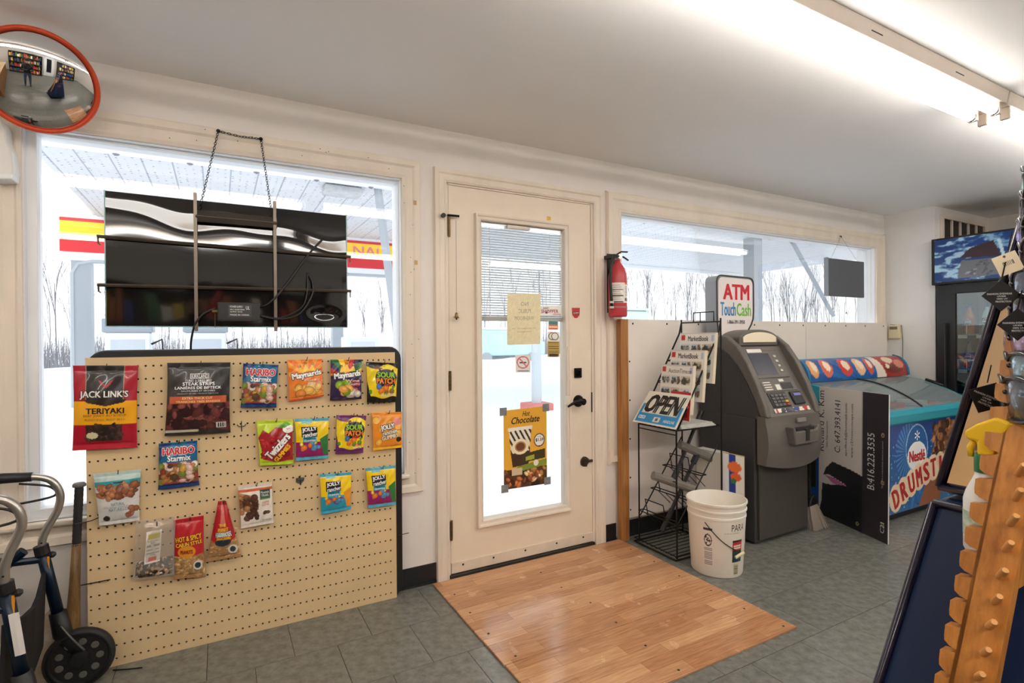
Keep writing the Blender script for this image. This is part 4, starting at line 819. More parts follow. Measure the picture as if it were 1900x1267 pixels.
CE = Cyl((ex_, ey_), .0562, .0562, 1.455, 1.575, math.radians(-175), math.radians(-25))
def fel(L):
    for i in range(3): L.rect(.05, .62-i*.3, .55, .66-i*.3, (60, 58, 56))
    for i in range(9): L.rect(.06, .06+i*.1, .5-.05*(i % 3), .085+i*.1, (150, 146, 140))
    L.rect(.62, .9, .98, 1, (226, 130, 60))
    for i in range(7): L.rect(.64, .35+i*.07, .95, .375+i*.07, (130, 126, 120))
    for i in range(3): L.rect(.62+i*.12, .08, .71+i*.12, .24, (70, 68, 66))
wrap('paper_label', CE, fel, 44, 40, fe, (236, 230, 222))
obj('band', MB().lathe([(.0575, 1.425), (.0575, 1.435)], (ex_, ey_, 0), n=32, caps=False), mat('band_grey', (170, 120, 116), .4, .3), fe)
obj('valve', MB().lathe([(.014, 1.71), (.016, 1.72), (.016, 1.745), (.008, 1.75)], (ex_, ey_, 0), n=16).lathe([(.016, 0), (.016, .014)], (ex_, ey_-.012, 1.735), (0, -1, 0), 16), M_chrome, fe, auto=40)
obj('lever', MB().tube([(ex_-.01, ey_, 1.745), (ex_+.02, ey_-.01, 1.765), (ex_+.06, ey_-.02, 1.765)], .005, 6, flat=2.), M_black, fe, smooth=True)
obj('carry_handle', MB().tube([(ex_, ey_, 1.735), (ex_+.035, ey_-.012, 1.735), (ex_+.066, ey_-.02, 1.715)], .005, 6, flat=2.), M_black, fe, smooth=True)
hp = [(ex_-.01, ey_-.02, 1.735), (ex_-.05, ey_-.03, 1.73), (ex_-.075, ey_-.03, 1.68), (ex_-.08, ey_-.03, 1.58), (ex_-.074, ey_-.03, 1.49), (ex_-.07, ey_-.03, 1.43)]
obj('hose', MB().tube(hp, [.008, .009, .009, .009, .009, .011], 10), M_cab, fe, smooth=True)
obj('nozzle_clip', MB().lathe([(.013, 0), (.013, .012), (.010, .012), (.010, .03), (.013, .03), (.013, .042)], (ex_-.07, ey_-.03, 1.422), n=12), mat('clip_white', (200, 196, 190), .4), fe)
obj('wall_bracket', MB().box(ex_-.03, ex_+.03, -.03, -.022, 1.4, 1.76).box(ex_-.05, ex_-.02, ey_-.03, -.02, 1.725, 1.745), M_black, fe)
# ------------------------------------------------------------------ small hanging display in the long window
ss = thing('small_hanging_display', 'small grey panel hung on a string in the right corner of the long window', 'display panel', (4.53, -.05, 1.57))
obj('panel', MB().box(4.275, 4.787, -.075, -.05, 1.572, 1.875), mat('panel_grey', (92, 96, 102), .5, var=.08, scale=4), ss, bev=.004)
obj('side_edge', MB().box(4.262, 4.275, -.078, -.045, 1.572, 1.88), mat('edge_grey', (140, 146, 152), .4), ss, bev=.002)
for x in (4.33, 4.72): obj('string', MB().tube([(x, -.06, 1.87), (4.53, -.03, 2.075)], .0016, 5), mat('string_white', (190, 188, 184), .6), ss)
obj('hook', MB().tube([(4.53, -.02, 2.08), (4.53, -.032, 2.078), (4.53, -.034, 2.066)], .004, 6), M_dark, ss)
obj('pull_cord', MB().tube([(4.52, -.07, 1.575), (4.53, -.07, 1.44)], .0012, 5).ball((4.53, -.07, 1.44), .006), M_dark, ss)
obj('power_cord', MB().tube([(4.28, -.06, 1.6), (4.26, -.05, 1.5), (4.30, -.05, 1.37)], .0016, 5), mat('cord_grey', (150, 150, 150), .5), ss)
# thermostat
th = thing('thermostat', 'small ivory thermostat box on the white wall stub', 'thermostat', (5.24, -.09, 1.22))
obj('case', MB().box(5.215, 5.25, -.135, -.045, 1.225, 1.345), mat('ivory_plastic', (226, 214, 178), .4), th, bev=.008)
obj('dial_window', MB().box(5.212, 5.216, -.12, -.06, 1.305, 1.33), mat('dial_grey', (120, 112, 96), .4), th)
obj('wire', MB().tube([(5.245, -.05, 1.35), (5.243, -.14, 1.34), (5.243, -.15, 1.2), (5.243, -.148, .95)], .002, 5), M_dark, th, smooth=True)
# ------------------------------------------------------------------ cash machine
atm = thing('cash_machine', 'dark grey cash machine with a lit-style ATM topper between the magazine rack and the freezer', 'cash machine', (3.055, -.3, 0))
M_ab = mat('atm_body', (66, 65, 66), .42, var=.06, scale=30); M_af = mat('atm_fascia', (104, 99, 92), .45, var=.05, scale=40); M_ad = mat('atm_recess', (38, 37, 37), .4)
obj('base_cabinet', MB().box(2.80, 3.31, -.50, -.085, .012, .76), M_ab, atm, bev=.008)
obj('cabinet_door', MB().box(2.822, 3.292, -.516, -.50, .03, .74), mat('atm_door', (70, 66, 62), .42), atm, bev=.005)
obj('head_cabinet', MB().prism([(-.085, .755), (-.085, 1.2), (-.17, 1.235), (-.26, 1.235), (-.36, 1.12), (-.535, .80), (-.535, .755)], 0, 2.803, 3.307), M_ab, atm, bev=.008)
out = [(-.15, 1.232), (-.22, 1.262), (-.30, 1.255), (-.38, 1.195), (-.455, 1.09), (-.52, .965), (-.572, .84), (-.59, .77)]
inn = [(-.54, .77), (-.505, .86), (-.45, .965), (-.385, 1.065), (-.31, 1.14), (-.23, 1.185), (-.17, 1.20)]
for a, b in ((2.795, 2.84), (3.272, 3.317)): obj('side_wing', MB().prism(out+inn, 0, a, b), M_af, atm, bev=.012, seg=3)
# console slope between the wings
SC = Surf((2.84, -.335, 1.185), (3.272, -.335, 1.185), (3.272, -.565, .79), (2.84, -.565, .79))
obj('console', MB().prism([(-.30, 1.21), (-.335, 1.185), (-.565, .79), (-.585, .762), (-.50, .762), (-.28, 1.15)], 0, 2.84, 3.272), M_af, atm)
sb = obj('screen_bezel', slab(MB(), SC, .10, .50, .86, .93, -.004, .006), M_af, atm, bev=.006)
obj('screen', slab(MB(), SC, .16, .55, .62, .88, .004, .0075), mat('screen_glass', (70, 72, 82), .12), sb)
for i in range(4): obj('function_key', slab(MB(), SC, .70, .585+i*.075, .755, .62+i*.075, .005, .012), mat('key_silver', (196, 190, 180), .35, .4), sb, bev=.002)
obj('instruction_card', slab(MB(), SC, .18, .895, .5, .95, .004, .0075), mat('card_white', (232, 228, 220), .5), atm)
kp = obj('receipt_panel', slab(MB(), SC, .14, .30, .88, .47, -.004, .004), M_af, atm, bev=.004)
obj('receipt_slot', slab(MB(), SC, .56, .33, .8, .42, .003, .006), M_ad, kp); 
for i in range(4): obj('graphic_mark', slab(MB(), SC, .18, .325+i*.035, .34, .34+i*.035, .003, .005), mat('card_white'), kp)
obj('icon_plate', slab(MB(), SC, .42, .32, .52, .40, .003, .0055), mat('card_white'), kp)
obj('icon_plate', slab(MB(), SC, .55, .44, .66, .475, .003, .0055), mat('card_white'), kp)
kd = obj('keypad_tray', slab(MB(), SC, .16, .07, .56, .29, -.002, .005), M_ad, atm, bev=.003)
for i in range(4):
    for j in range(4): obj('key', slab(MB(), SC, .20+i*.085, .09+j*.045, .265+i*.085, .12+j*.045, .004, .011), mat('key_'+('red' if i == 3 and j == 0 else 'yellow' if i == 3 and j == 1 else 'grey'), (180, 50, 44) if i == 3 and j == 0 else (214, 176, 60) if i == 3 and j == 1 else (96, 94, 92), .4), kd)
cr_ = obj('card_reader', slab(MB(), SC, .64, .09, .88, .28, -.002, .014), M_ad, atm, bev=.006)
obj('card_slot', slab(MB(), SC, .68, .21, .84, .245, .012, .018), mat('reader_violet', (120, 118, 190), .3), cr_)
SST = Surf(SC.p(.14, .055, .004), SC.p(.93, .055, .004), SC.p(.93, .0, .004), SC.p(.14, .0, .004))
def stf(L): L.bits(14, (.05, .2, .95, .8), .035, [(60, 60, 70), (190, 40, 44), (40, 70, 150), (90, 90, 90)], 2, .5)
sheet('network_sticker', SST, stf, 60, 8, atm, thick=.001, base=(236, 230, 218))
# hood
hx = np.linspace(2.87, 3.245, 17); hz = 1.225+.07*np.sqrt(np.clip(1-((hx-3.0575)/.20)**2, 0, 1))
obj('hood', MB().prism([(x, z) for x, z in zip(hx, hz)]+[(3.245, 1.19), (2.87, 1.19)], 1, -.345, -.16), M_af, atm, bev=.008)
hz2 = 1.228+.05*np.sqrt(np.clip(1-((hx-3.0575)/.20)**2, 0, 1))
obj('hood_light_lens', MB().prism([(3.0575+(x-3.0575)*.86, z) for x, z in zip(hx, hz2)]+[(3.218, 1.212), (2.897, 1.212)], 1, -.353, -.343), mat('lens_cream', (248, 236, 208), .2), atm, bev=.003)
# lower apron with dispenser
nu, nv = 17, 14; A = np.zeros((nu, nv, 3)); B = np.zeros((nu, nv, 3))
for i in range(nu):
    s = i/(nu-1)*2-1
    for j in range(nv):
        t = j/(nv-1); zb = .475+.03*s*s-.015; z = zb+(.775-zb)*t; x = 3.056+s*.2615
        A[i, j] = (x, -.575-.03*(1-s*s)-.02*math.sin(math.pi*min(1, t*1.1)), z); B[i, j] = (x, -.52, z)
mb = MB().grid(A); mb.grid(B[::-1]); n0 = nu*nv
for i in range(nu-1):
    for j in (0, nv-1): q = [i*nv+j, (i+1)*nv+j, n0+(nu-2-i)*nv+j, n0+(nu-1-i)*nv+j]; mb.f.append(tuple(q if j else q[::-1])); mb.m.append(0)
for j in range(nv-1):
    for i in (0, nu-1): q = [i*nv+j, i*nv+j+1, n0+(nu-1-i)*nv+j+1, n0+(nu-1-i)*nv+j]; mb.f.append(tuple(q if i else q)); mb.m.append(0)
obj('apron', mb, M_af, atm, auto=40)
ds = obj('cash_tray', MB().prism([(2.945, .61), (3.165, .61), (3.185, .715), (3.165, .715), (3.155, .69), (2.955, .69), (2.945, .715), (2.925, .715)], 1, -.665, -.61), M_af, atm, bev=.008)
obj('cash_slot', MB().box(3.04, 3.075, -.668, -.60, .63, .70).box(2.97, 3.14, -.655, -.60, .69, .705), M_ad, ds)
obj('brand_badge', MB().box(3.02, 3.10, -.630, -.62, .735, .76), mat('badge_chrome', (170, 168, 164), .3, .6), atm, bev=.002)
# topper
tp = [(2.856, 1.24), (2.84, 1.36), (2.838, 1.60)]+[(2.878+.04*math.cos(math.radians(a)), 1.612+.04*math.sin(math.radians(a))) for a in (180, 150, 120, 90)]+[(3.16+.04*math.cos(math.radians(a)), 1.608+.04*math.sin(math.radians(a))) for a in (90, 60, 30, 0)]+[(3.2, 1.42), (3.195, 1.37), (3.175, 1.33), (3.15, 1.30), (3.145, 1.24)]
tb = obj('topper_box', MB().prism(tp, 1, -.195, -.10), mat('topper_grey', (146, 150, 156), .45), atm, bev=.004)
cxm = sum(p[0] for p in tp)/len(tp); czm = sum(p[1] for p in tp)/len(tp)
tpf = [(p[0]+(.012 if p[0] < cxm else -.012), min(p[1], 1.642) if p[1] < 1.5 else p[1]-.012) for p in tp]
obj('topper_face', MB().prism(tpf, 1, -.199, -.195), mat('topper_white', (236, 228, 226), .35), tb)
obj('topper_trim', MB().tube([(x, -.197, z) for x, z in tp], .005, 6, closed=False), mat('trim_dark', (70, 68, 60), .4), tb)
ST = flatsurf((2.838, -.199, 1.30), (1, 0, 0), (0, 0, 1), .362, .352)
texts(ST, [('ATM', (.17, .56, .86, .84), (204, 22, 44), dict(bold=.03)), ('Touch', (.09, .25, .49, .50), (30, 130, 190), dict(bold=.012)), ('Cash', (.52, .25, .91, .49), (110, 190, 50), dict(bold=.012)), ('1-866-391-3950', (.27, .10, .74, .17), (40, 38, 38), dict(bold=.015))], tb, off=.001)
# ------------------------------------------------------------------ wire magazine rack (faces the door, -x)
rk = thing('magazine_rack', 'black wire magazine rack standing between the white panel and the cash machine', 'rack', (2.42, -.28, 0))
M_wire = mat('black_wire', (22, 21, 21), .4, .3)
def wire(pts, r=.0035, n='wire', closed=False): return obj(n, MB().tube(pts, r, 6, closed=closed), M_wire, rk)
RX0, RX1, RY0, RY1 = 2.235, 2.60, -.425, -.12
wire([(RX0-.02, RY0-.012, .008), (RX1, RY0-.012, .008), (RX1, RY1+.02, .008), (RX0-.02, RY1+.02, .008)], .006, 'base_frame', True)
wire([(RX0-.02, RY0-.012, .03), (RX1, RY0-.012, .03), (RX1, RY1+.02, .03), (RX0-.02, RY1+.02, .03)], .0035, 'base_frame', True)
for y in (RY0, RY1):
    wire([(RX0, y, .01), (RX0, y, .725)], .005, 'upright'); wire([(RX1, y, .01), (RX1, y, 1.36)], .005, 'upright')
for i in range(9): wire([(RX0, RY0+(RY1-RY0)*i/8, .725), (RX1, RY0+(RY1-RY0)*i/8, .725)], .003, 'shelf_wire')
wire([(RX0, RY0, .725), (RX1, RY0, .725), (RX1, RY1, .725), (RX0, RY1, .725)], .0045, 'shelf_frame', True)
wire([(RX0, RY0, .70), (RX0, RY1, .70)], .0035, 'shelf_frame')
for i in range(9): wire([(RX0-.01, RY0+(RY1-RY0)*i/8, .018), (RX1, RY0+(RY1-RY0)*i/8, .018)], .003, 'shelf_wire')
for y in (RY0, RY1): wire([(RX0+.01, y, .73), (RX1-.02, y, 1.27), (RX1, y, 1.34)], .0055, 'slant_rail')
for i, (x, z) in enumerate(((2.33, .85), (2.42, .98), (2.51, 1.11))):
    wire([(x, RY0, z), (x-.03, RY0, z-.01), (x-.03, RY1, z-.01), (x, RY1, z)], .0035, 'pocket_wire')
    wire([(x-.03, RY0+.06, z-.01), (x-.045, RY0+.06, z+.05), (x-.045, RY1-.06, z+.05), (x-.03, RY1-.06, z-.01)], .0035, 'pocket_wire')
wire([(RX1, RY0, 1.34), (RX1, RY1, 1.34)], .0045, 'top_wire')
wire([(RX1, RY0+.05, 1.34), (RX1, RY0+.05, 1.40), (RX1, RY1-.1, 1.40), (RX1, RY1-.1, 1.34)], .004, 'top_loop')
wire([(RX1, (RY0+RY1)/2, 1.34), (RX1, (RY0+RY1)/2, 1.40)], .003, 'top_loop')
# lower empty pockets
for y in (RY0+.01, RY1-.01): wire([(RX0+.0, y, .17), (RX1-.01, y, .62)], .004, 'slant_rail')
for x, z in ((2.27, .2), (2.37, .32), (2.47, .45)):
    wire([(x, RY0, z), (x-.04, RY0, z), (x-.04, RY1, z), (x, RY1, z)], .0035, 'pocket_wire', True)
    wire([(x-.04, RY0+.08, z), (x-.06, RY0+.08, z+.09), (x-.06, RY1-.08, z+.09), (x-.04, RY1-.08, z)], .0035, 'pocket_wire')
    for k in range(1, 5): wire([(x-.04, RY0+(RY1-RY0)*k/5, z), (x+.06, RY0+(RY1-RY0)*k/5, z-.09)], .0025, 'pocket_wire')
# magazines: faces towards -x, right = -y in view
def magazine(name, x, yc, zt, w, h, fn, tx, lab, lean=.10, th_=.022, base=(238, 234, 226)):
    up = np.array([lean, 0, 1.]); up /= np.linalg.norm(up); rt = np.array([0, -1., 0])
    tl = np.array([x, yc+w/2, zt]); S = Surf(tl, tl+rt*w, tl+rt*w-up*h, tl-up*h)
    o = sheet(name, S, fn, 44, 56, thick=th_, base=base, loc=(S.q[2]+S.q[3])/2, label=lab, cat='magazine', edge=(226, 214, 190)); texts(S, tx, o, off=.0008); return o
def mk(L):
    L.rect(0, .98, 1, 1, (210, 206, 200)); L.rect(.03, .84, .14, .95, (200, 60, 50)); L.rect(.25, .80, .82, .815, (200, 40, 50)); L.rect(.9, .82, .97, .95, (180, 190, 220))
    for r in range(3):
        for c in range(3):
            a, b = .03+c*.31, .60-r*.26; L.rect(a, b, a+.28, b+.18, ((214, 216, 214), (196, 206, 220), (206, 196, 180))[(r+c) % 3]); L.bits(16, (a+.03, b+.03, a+.25, b+.11), .045, [(70, 70, 66), (120, 90, 60), (150, 150, 146), (60, 74, 60)], r*5+c, 1.4)
MT = [('MarketBook', (.24, .83, .82, .93), (40, 40, 42), dict(bold=.01)), ('♦', (.04, .85, .13, .94), (200, 30, 40))]
magazine('magazine', 2.545, -.30, 1.275, .27, .30, mk, MT, 'thick MarketBook catalogue in the highest pocket of the wire rack')
magazine('magazine', 2.455, -.305, 1.172, .265, .30, mk, MT, 'thick MarketBook catalogue in the second highest pocket of the wire rack')
magazine('magazine', 2.375, -.30, 1.085, .25, .28, mk, [('AuctionTime', (.24, .83, .82, .92), (60, 60, 62)), ('.com', (.82, .83, .95, .89), (60, 60, 62))], 'AuctionTime catalogue in the pocket just above the open sign')
def tor(L): L.rect(.1, .72, .6, .86, (236, 160, 60)); L.rect(.1, .1, .9, .3, (150, 20, 30))
magazine('magazine', 2.325, -.375, .935, .15, .16, tor, [('Toronto', (.1, .42, .92, .62), W)], 'small red Toronto booklet behind the open sign', th_=.006, base=(196, 40, 52))
so = Surf(*[np.array(p) for p in ((2.288, -.16, .925), (2.288, -.485, .925), (2.178, -.475, .745), (2.178, -.13, .745))])
def opn(L): L.c[:] = (232, 228, 214); L.rect(.04, .05, .96, .34, (40, 140, 196)); L.rect(.04, .3, .1, .62, (40, 140, 196)); L.rect(.9, .3, .96, .62, (40, 140, 196)); L.rect(.44, .1, .58, .24, (226, 222, 214)); L.rect(.47, .12, .55, .2, (90, 90, 90))
os_ = sheet('open_sign', so, opn, 50, 36, thick=.004, loc=(2.19, -.3, .745), label='white and blue plastic OPEN sign propped on the front of the wire rack', cat='sign', edge=(226, 222, 212))
texts(so, [('OPEN', (.12, .36, .90, .90), K, dict(bold=.045, shear=.12)), ('COSCO', (.08, .14, .24, .24), W, dict(bold=.02)), ('HEADLINE', (.68, .12, .92, .2), W)], os_)
pp = thing('newspaper_stack', 'folded newspapers lying on the middle shelf of the wire rack', 'newspaper', (2.42, -.3, .728))
for i in range(3): obj('newspaper', MB().box(2.28+i*.01, 2.56, -.42+i*.012, -.17, .729+i*.006, .7345+i*.006), mat('newsprint', (206, 204, 198), .7, var=.25, scale=30), pp)
# foam snow brooms in the rack
M_foam = mat('foam_grey', (128, 122, 114), .8, var=.15, scale=20, bump=.3, bscale=60)
def broom(head, p0, p1, lab):
    h = [np.array(p) for p in head]; r = thing('foam_snow_broom', lab, 'snow broom', tuple(p1 if p1[2] < p0[2] else p0), group='snow brooms in the rack')
    obj('foam_head', MB().tube(h, .026, 10, flat=.8), M_foam, r, bev=.006); a, b = np.array(p0), np.array(p1)
    obj('pole', MB().tube([a, b], .011, 8), mat('pole_black', (36, 35, 35), .4), r); obj('grip', MB().tube([b-(b-a)*.28, b], .015, 10), M_cab, r)
    obj('head_socket', MB().tube([a-(b-a)*.02, a+(b-a)*.1], .018, 8), M_black, r)
broom([(2.185, -.29, .455), (2.49, -.33, .335)], (2.335, -.31, .425), (2.62, -.26, .79), 'snow broom with its grey foam head low at the front of the wire rack')
broom([(2.40, -.29, .61), (2.68, -.31, .49)], (2.53, -.30, .53), (2.235, -.31, .13), 'snow broom standing head up at the back of the wire rack')
# fruit carton
ca = thing('fruit_carton', 'flattened blue and white fruit carton wedged between rack and cash machine', 'carton', (2.70, -.33, 0))
SCt = Surf((2.64, -.40, .555), (2.705, -.50, .54), (2.705, -.50, .03), (2.64, -.40, .03))
def crt(L): L.rect(.0, 0, .28, 1, (226, 224, 220)); L.rect(.28, 0, .62, 1, (34, 62, 150)); L.ell(.55, .86, .32, .06, (230, 110, 50)); L.ell(.62, .75, .25, .05, (226, 96, 50)); L.ell(.5, .70, .15, .03, (60, 120, 60))
sheet('printed_face', SCt, crt, 30, 60, ca, thick=.03, base=(232, 226, 214), edge=(190, 160, 120))
obj('carton_back', MB().box(2.64, 2.70, -.395, -.2, .02, .55), mat('card_whiteboard', (228, 224, 216), .6), ca)
# ------------------------------------------------------------------ paint bucket
bx, by = 2.345, -.602
bu = thing('plastic_bucket', 'white plastic paint pail with a wire bail on the floor in front of the rack', 'bucket', (bx, by, 0))
M_pail = mat('pail_white', (238, 232, 220), .35, var=.06, scale=10)
prof = [(.002, .002), (.128, .002), (.131, .01), (.147, .30), (.150, .302), (.150, .312), (.147, .314), (.148, .335), (.153, .337), (.153, .345), (.149, .347), (.150, .37), (.156, .372), (.156, .382), (.150, .384), (.147, .378), (.127, .012), (.002, .010)]
obj('pail', MB().lathe(prof, (bx, by, 0), n=48, caps=False), M_pail, bu, auto=50)
obj('residue', MB().lathe([(.002, .02), (.127, .02)], (bx, by, 0), n=32, caps=False), mat('paint_residue', (214, 190, 140), .6, var=.3, scale=14), bu)
ang = math.atan2(CAM[1]-by, CAM[0]-bx)
def pl1(L): L.rect(.05, .9, .95, .97, (60, 60, 60)); L.ell(.5, .66, .4, .16, (40, 40, 40)); L.ell(.5, .66, .32, .12, (236, 230, 220)); L.bits(8, (.3, .56, .7, .76), .1, [(60, 60, 60)], 3, 1.); [L.rect(.1, .03+i*.045, .9, .05+i*.045, (120, 118, 114)) for i in range(10)]
C1 = Cyl((bx, by), .1335, .1445, .06, .265, ang-.48, ang-.12); wrap('warning_label', C1, pl1, 30, 50, bu, (236, 230, 220))
def pl2(L): L.rect(0, .52, 1, .9, (190, 44, 44)); L.rect(0, 0, 1, .5, (36, 60, 64)); L.rect(.1, .6, .9, .66, (236, 226, 214)); L.rect(.1, .72, .9, .78, (236, 226, 214)); L.rect(0, .9, 1, 1, (30, 28, 28)); L.rect(.4, .12, .9, .3, (60, 130, 140))
C2 = Cyl((bx, by), .1355, .1425, .085, .20, ang+.58, ang+1.02); wrap('product_label', C2, pl2, 24, 30, bu, (40, 40, 40))
C3 = Cyl((bx, by), .1335, .1365, .02, .075, ang+.66, ang+.86); wrap('barcode_label', C3, lambda L: [L.rect(.08, .1+i*.09, .92, .14+i*.09, (90, 80, 60)) for i in range(9)], 10, 30, bu, (206, 196, 160))
C4 = Cyl((bx, by), .1418, .1455, .23, .285, ang+.50, ang+1.15)
class Cm:   # text surface on the pail
    def __init__(s, C): s.C = C; s.w, s.h = C.w, C.h
    def p(s, u, v, off=0): return s.C.p(u, v, off)
texts(Cm(C4), [('PARA', (.05, .3, .95, .95), (40, 38, 38)), ('CHOIX DE PROS', (-.35, .06, .6, .18), (120, 116, 110))], bu)
hb = []
for t in np.linspace(0, 1, 14):
    zz = .288-.14*t-.018*math.sin(math.pi*t); an = (ang-.38)+t*1.12; rr = .131+.016*zz/.3+.005; hb.append((bx+rr*math.cos(an), by+rr*math.sin(an), zz))
obj('bail_wire', MB().tube(hb, .0025, 6), M_wire, bu, smooth=True)
obj('bail_grip', MB().tube([C2.p(.2, .26, .01), C2.p(1.0, .42, .016)], .008, 8), mat('grip_cream', (226, 214, 180), .5), bu)
# ------------------------------------------------------------------ ice cream freezer
fz = thing('ice_cream_freezer', 'blue chest freezer with a curved glass lid and ice cream graphics', 'freezer', (4.4, -.45, 0))
FX0, FX1, FYF, FYB = 3.73, 5.06, -.70, -.17
M_teal = mat('freezer_teal', (40, 150, 170), .35); M_fb = mat('freezer_blue', (26, 84, 150), .4)
obj('cabinet', MB().box(FX0, FX1, FYF, FYB, .05, .66), M_fb, fz, bev=.012)
obj('plinth', MB().box(FX0+.03, FX1-.03, FYF+.04, FYB-.02, .0, .05), M_black, fz)
# rim: front rail, end rails following the lid curve, back rail
obj('front_rail', MB().prism([(-.70, .645), (-.728, .66), (-.732, .715), (-.715, .745), (-.66, .752), (-.66, .645)], 0, FX0-.012, FX1+.012), M_teal, fz, bev=.008)
ly = np.linspace(-.70, -.19, 15); lz = lambda y: .745+.165*np.sin((y+.70)/.51*math.pi/2)**.9
for x in (FX0, FX1):
    pr = [(y, float(lz(y)))for y in ly]
    obj('end_rail', MB().prism(pr+[(-.19, .645), (-.70, .645)], 0, x-.018 if x == FX0 else x-.014, x+.014 if x == FX0 else x+.018), M_teal, fz, bev=.006)
obj('back_rail', MB().box(FX0, FX1, -.20, -.165, .645, .915), M_teal, fz, bev=.006)
U, V = np.meshgrid(np.linspace(FX0+.015, FX1-.015, 12), ly, indexing='ij')
A = np.stack([U, V, lz(V)+.002], -1); mb = MB().grid(A)
obj('curved_glass_lid', mb, glassmat('freezer_glass', (214, 222, 222), .16, .06, .22), fz, smooth=True)
for xx in (4.32,): obj('lid_seam', MB().tube([(xx+.05*math.sin((y+.7)*5), y, float(lz(y))+.006) for y in ly], .007, 6), M_black, fz, smooth=True)
obj('lid_grip', MB().tube([(FX1, y, float(lz(y))+.012) for y in np.linspace(-.52, -.40, 5)], .011, 6), M_black, fz, smooth=True)
obj('inner_well', MB().box(FX0+.03, FX1-.03, FYF+.05, FYB-.05, .60, .66), mat('well_white', (214, 216, 216), .5), fz)
cl = [(214, 60, 60), (236, 214, 150), (60, 110, 190), (240, 240, 236), (120, 70, 46)]
for i in range(11):
    c = cl[i % 5]; x = FX0+.12+i*.115; obj('ice_cream_box', MB().box(x, x+.095, -.60+(i % 3)*.05, -.32+(i % 2)*.04, .655, .70+.02*(i % 3)), mat('ice_box_%d' % (i % 5), c, .5), fz, bev=.004)
SF = flatsurf((FX0+.012, FYF-.001, .06), (1, 0, 0), (0, 0, 1), FX1-FX0-.024, .59)
def frz(L):
    L.c[:] = np.stack([20+24*(1-L.v), 62+50*(1-L.v), 140+26*(1-L.v)], 1)
    rr = np.random.default_rng(2); 
    for _ in range(240):
        a, b = rr.uniform(.1, .75), rr.uniform(0, .8); L.ell(a, b, rr.uniform(.002, .006), rr.uniform(.004, .014), (150, 196, 226))
    L.bits(10, (.02, .02, .6, .3), .09, [(34, 104, 170), (44, 120, 180), (28, 92, 160)], 6, 3.)
    # shine behind logo
    L.rays(.30, .66, 60, [(60, 130, 196), (26, 78, 148)], ((L.u-.30)/.13)**2+((L.v-.66)/.34)**2 < 1)
    # cone
    L.poly([(.64, .98), (.80, .95), (.74, .40), (.52, .40)], (122, 78, 50)); L.bits(160, (.56, .42, .8, .96), .02, [(150, 100, 66), (92, 56, 38), (176, 124, 84), (64, 40, 28)], 3, 1.1); L.poly([(.50, .34), (.7, .34), (.62, .0), (.40, .0)], (150, 90, 56))
    # emblem
    L.ell(.385, .69, .115, .285, (150, 200, 226)); L.ell(.385, .69, .108, .268, (24, 92, 164)); L.ell(.385, .60, .098, .17, (236, 240, 240))
    # wordmark plate
    for i in range(9):
        t = i/8; L.ell(.17+.62*t, .17+.26*math.sin(t*2.0), .062, .16, (236, 214, 180))
fs = sheet('graphic_panel', SF, frz, 220, 110, fz, thick=.001, material=printmat('panel_print', .3, .2))
texts(SF, [('Nestlé', (.305, .54, .465, .665), (190, 30, 44), dict(bold=.03)), ('*', (.36, .78, .41, .90), W)], fs)
ltr = 'DRUMSTICK'
for i, ch in enumerate(ltr):
    t = i/8; cx_ = .17+.62*t; cy_ = .17+.26*math.sin(t*2.0); texts(SF, [(ch, (cx_-(.026 if ch != 'I' else .009), cy_-.105, cx_+(.026 if ch != 'I' else .009), cy_+.105), (186, 34, 44), dict(bold=.05, rot=22-26*t))], fs)
# header: curved back sign
hd_y = np.linspace(0, 1, 9)
class Hd:
    w = 1.40; h = .2; b = None
    def p(s, u, v, off=0., flip=1.):
        u = np.asarray(u, float); v = np.asarray(v, float); a = v*1.35
        return np.stack([FX0+.02+1.37*u, -.245+(.12)*(1-np.cos(a))-off*np.cos(a), .915+.165*np.sin(a)+off*np.sin(a)], -1)
HS = Hd()
def hdf(L):
    L.c[:] = (30, 96, 168); L.rays(.5, -.2, 70, [(30, 96, 168), (40, 112, 182), (24, 84, 156)]); L.rect(.7, 0, 1, 1, (176, 52, 44))
    L.poly([(.66, 0), (.76, 0), (.70, 1), (.64, 1)], (240, 226, 210))
    for a, b, c, d in ((.18, (226, 110, 90), .05, 8), (.36, (214, 60, 50), .06, -10), (.5, (236, 190, 150), .05, 6), (.6, (206, 90, 70), .035, 0), (.06, (236, 170, 110), .04, 0)): L.ell(a, .5, c, .38, b, d); L.ell(a+.01, .55, c*.55, .22, (250, 226, 200), d)
    L.ell(.83, .72, .055, .2, (244, 220, 190)); L.ell(.86, .3, .1, .18, (120, 50, 36)); L.ell(.93, .5, .05, .2, (226, 140, 110)); L.ell(.79, .4, .02, .1, (250, 236, 210))
U, V = np.meshgrid(np.linspace(0, 1, 110), np.linspace(0, 1, 22), indexing='ij'); L = Lay(U.ravel(), V.ravel(), (0, 0, 0), .15); hdf(L)
obj('header_sign', MB().grid(HS.p(U, V)), printmat('panel_print'), fz, cols=linarr(L.c), smooth=True)
pr = [tuple(HS.p(0., v)[1:]) for v in np.linspace(0, 1, 9)]
obj('header_back', MB().prism([(y+.002, z-.002) for y, z in pr]+[(-.13, 1.078), (-.13, .915)], 0, FX0+.02, FX0+1.39), M_teal, fz)
for x in (FX0+.012, FX0+1.392): obj('header_end', MB().prism([(y-.012, z+.004) for y, z in pr]+[(-.125, 1.09), (-.125, .91)], 0, x-.01, x+.01), mat('header_rim', (40, 118, 160), .35), fz, bev=.006)
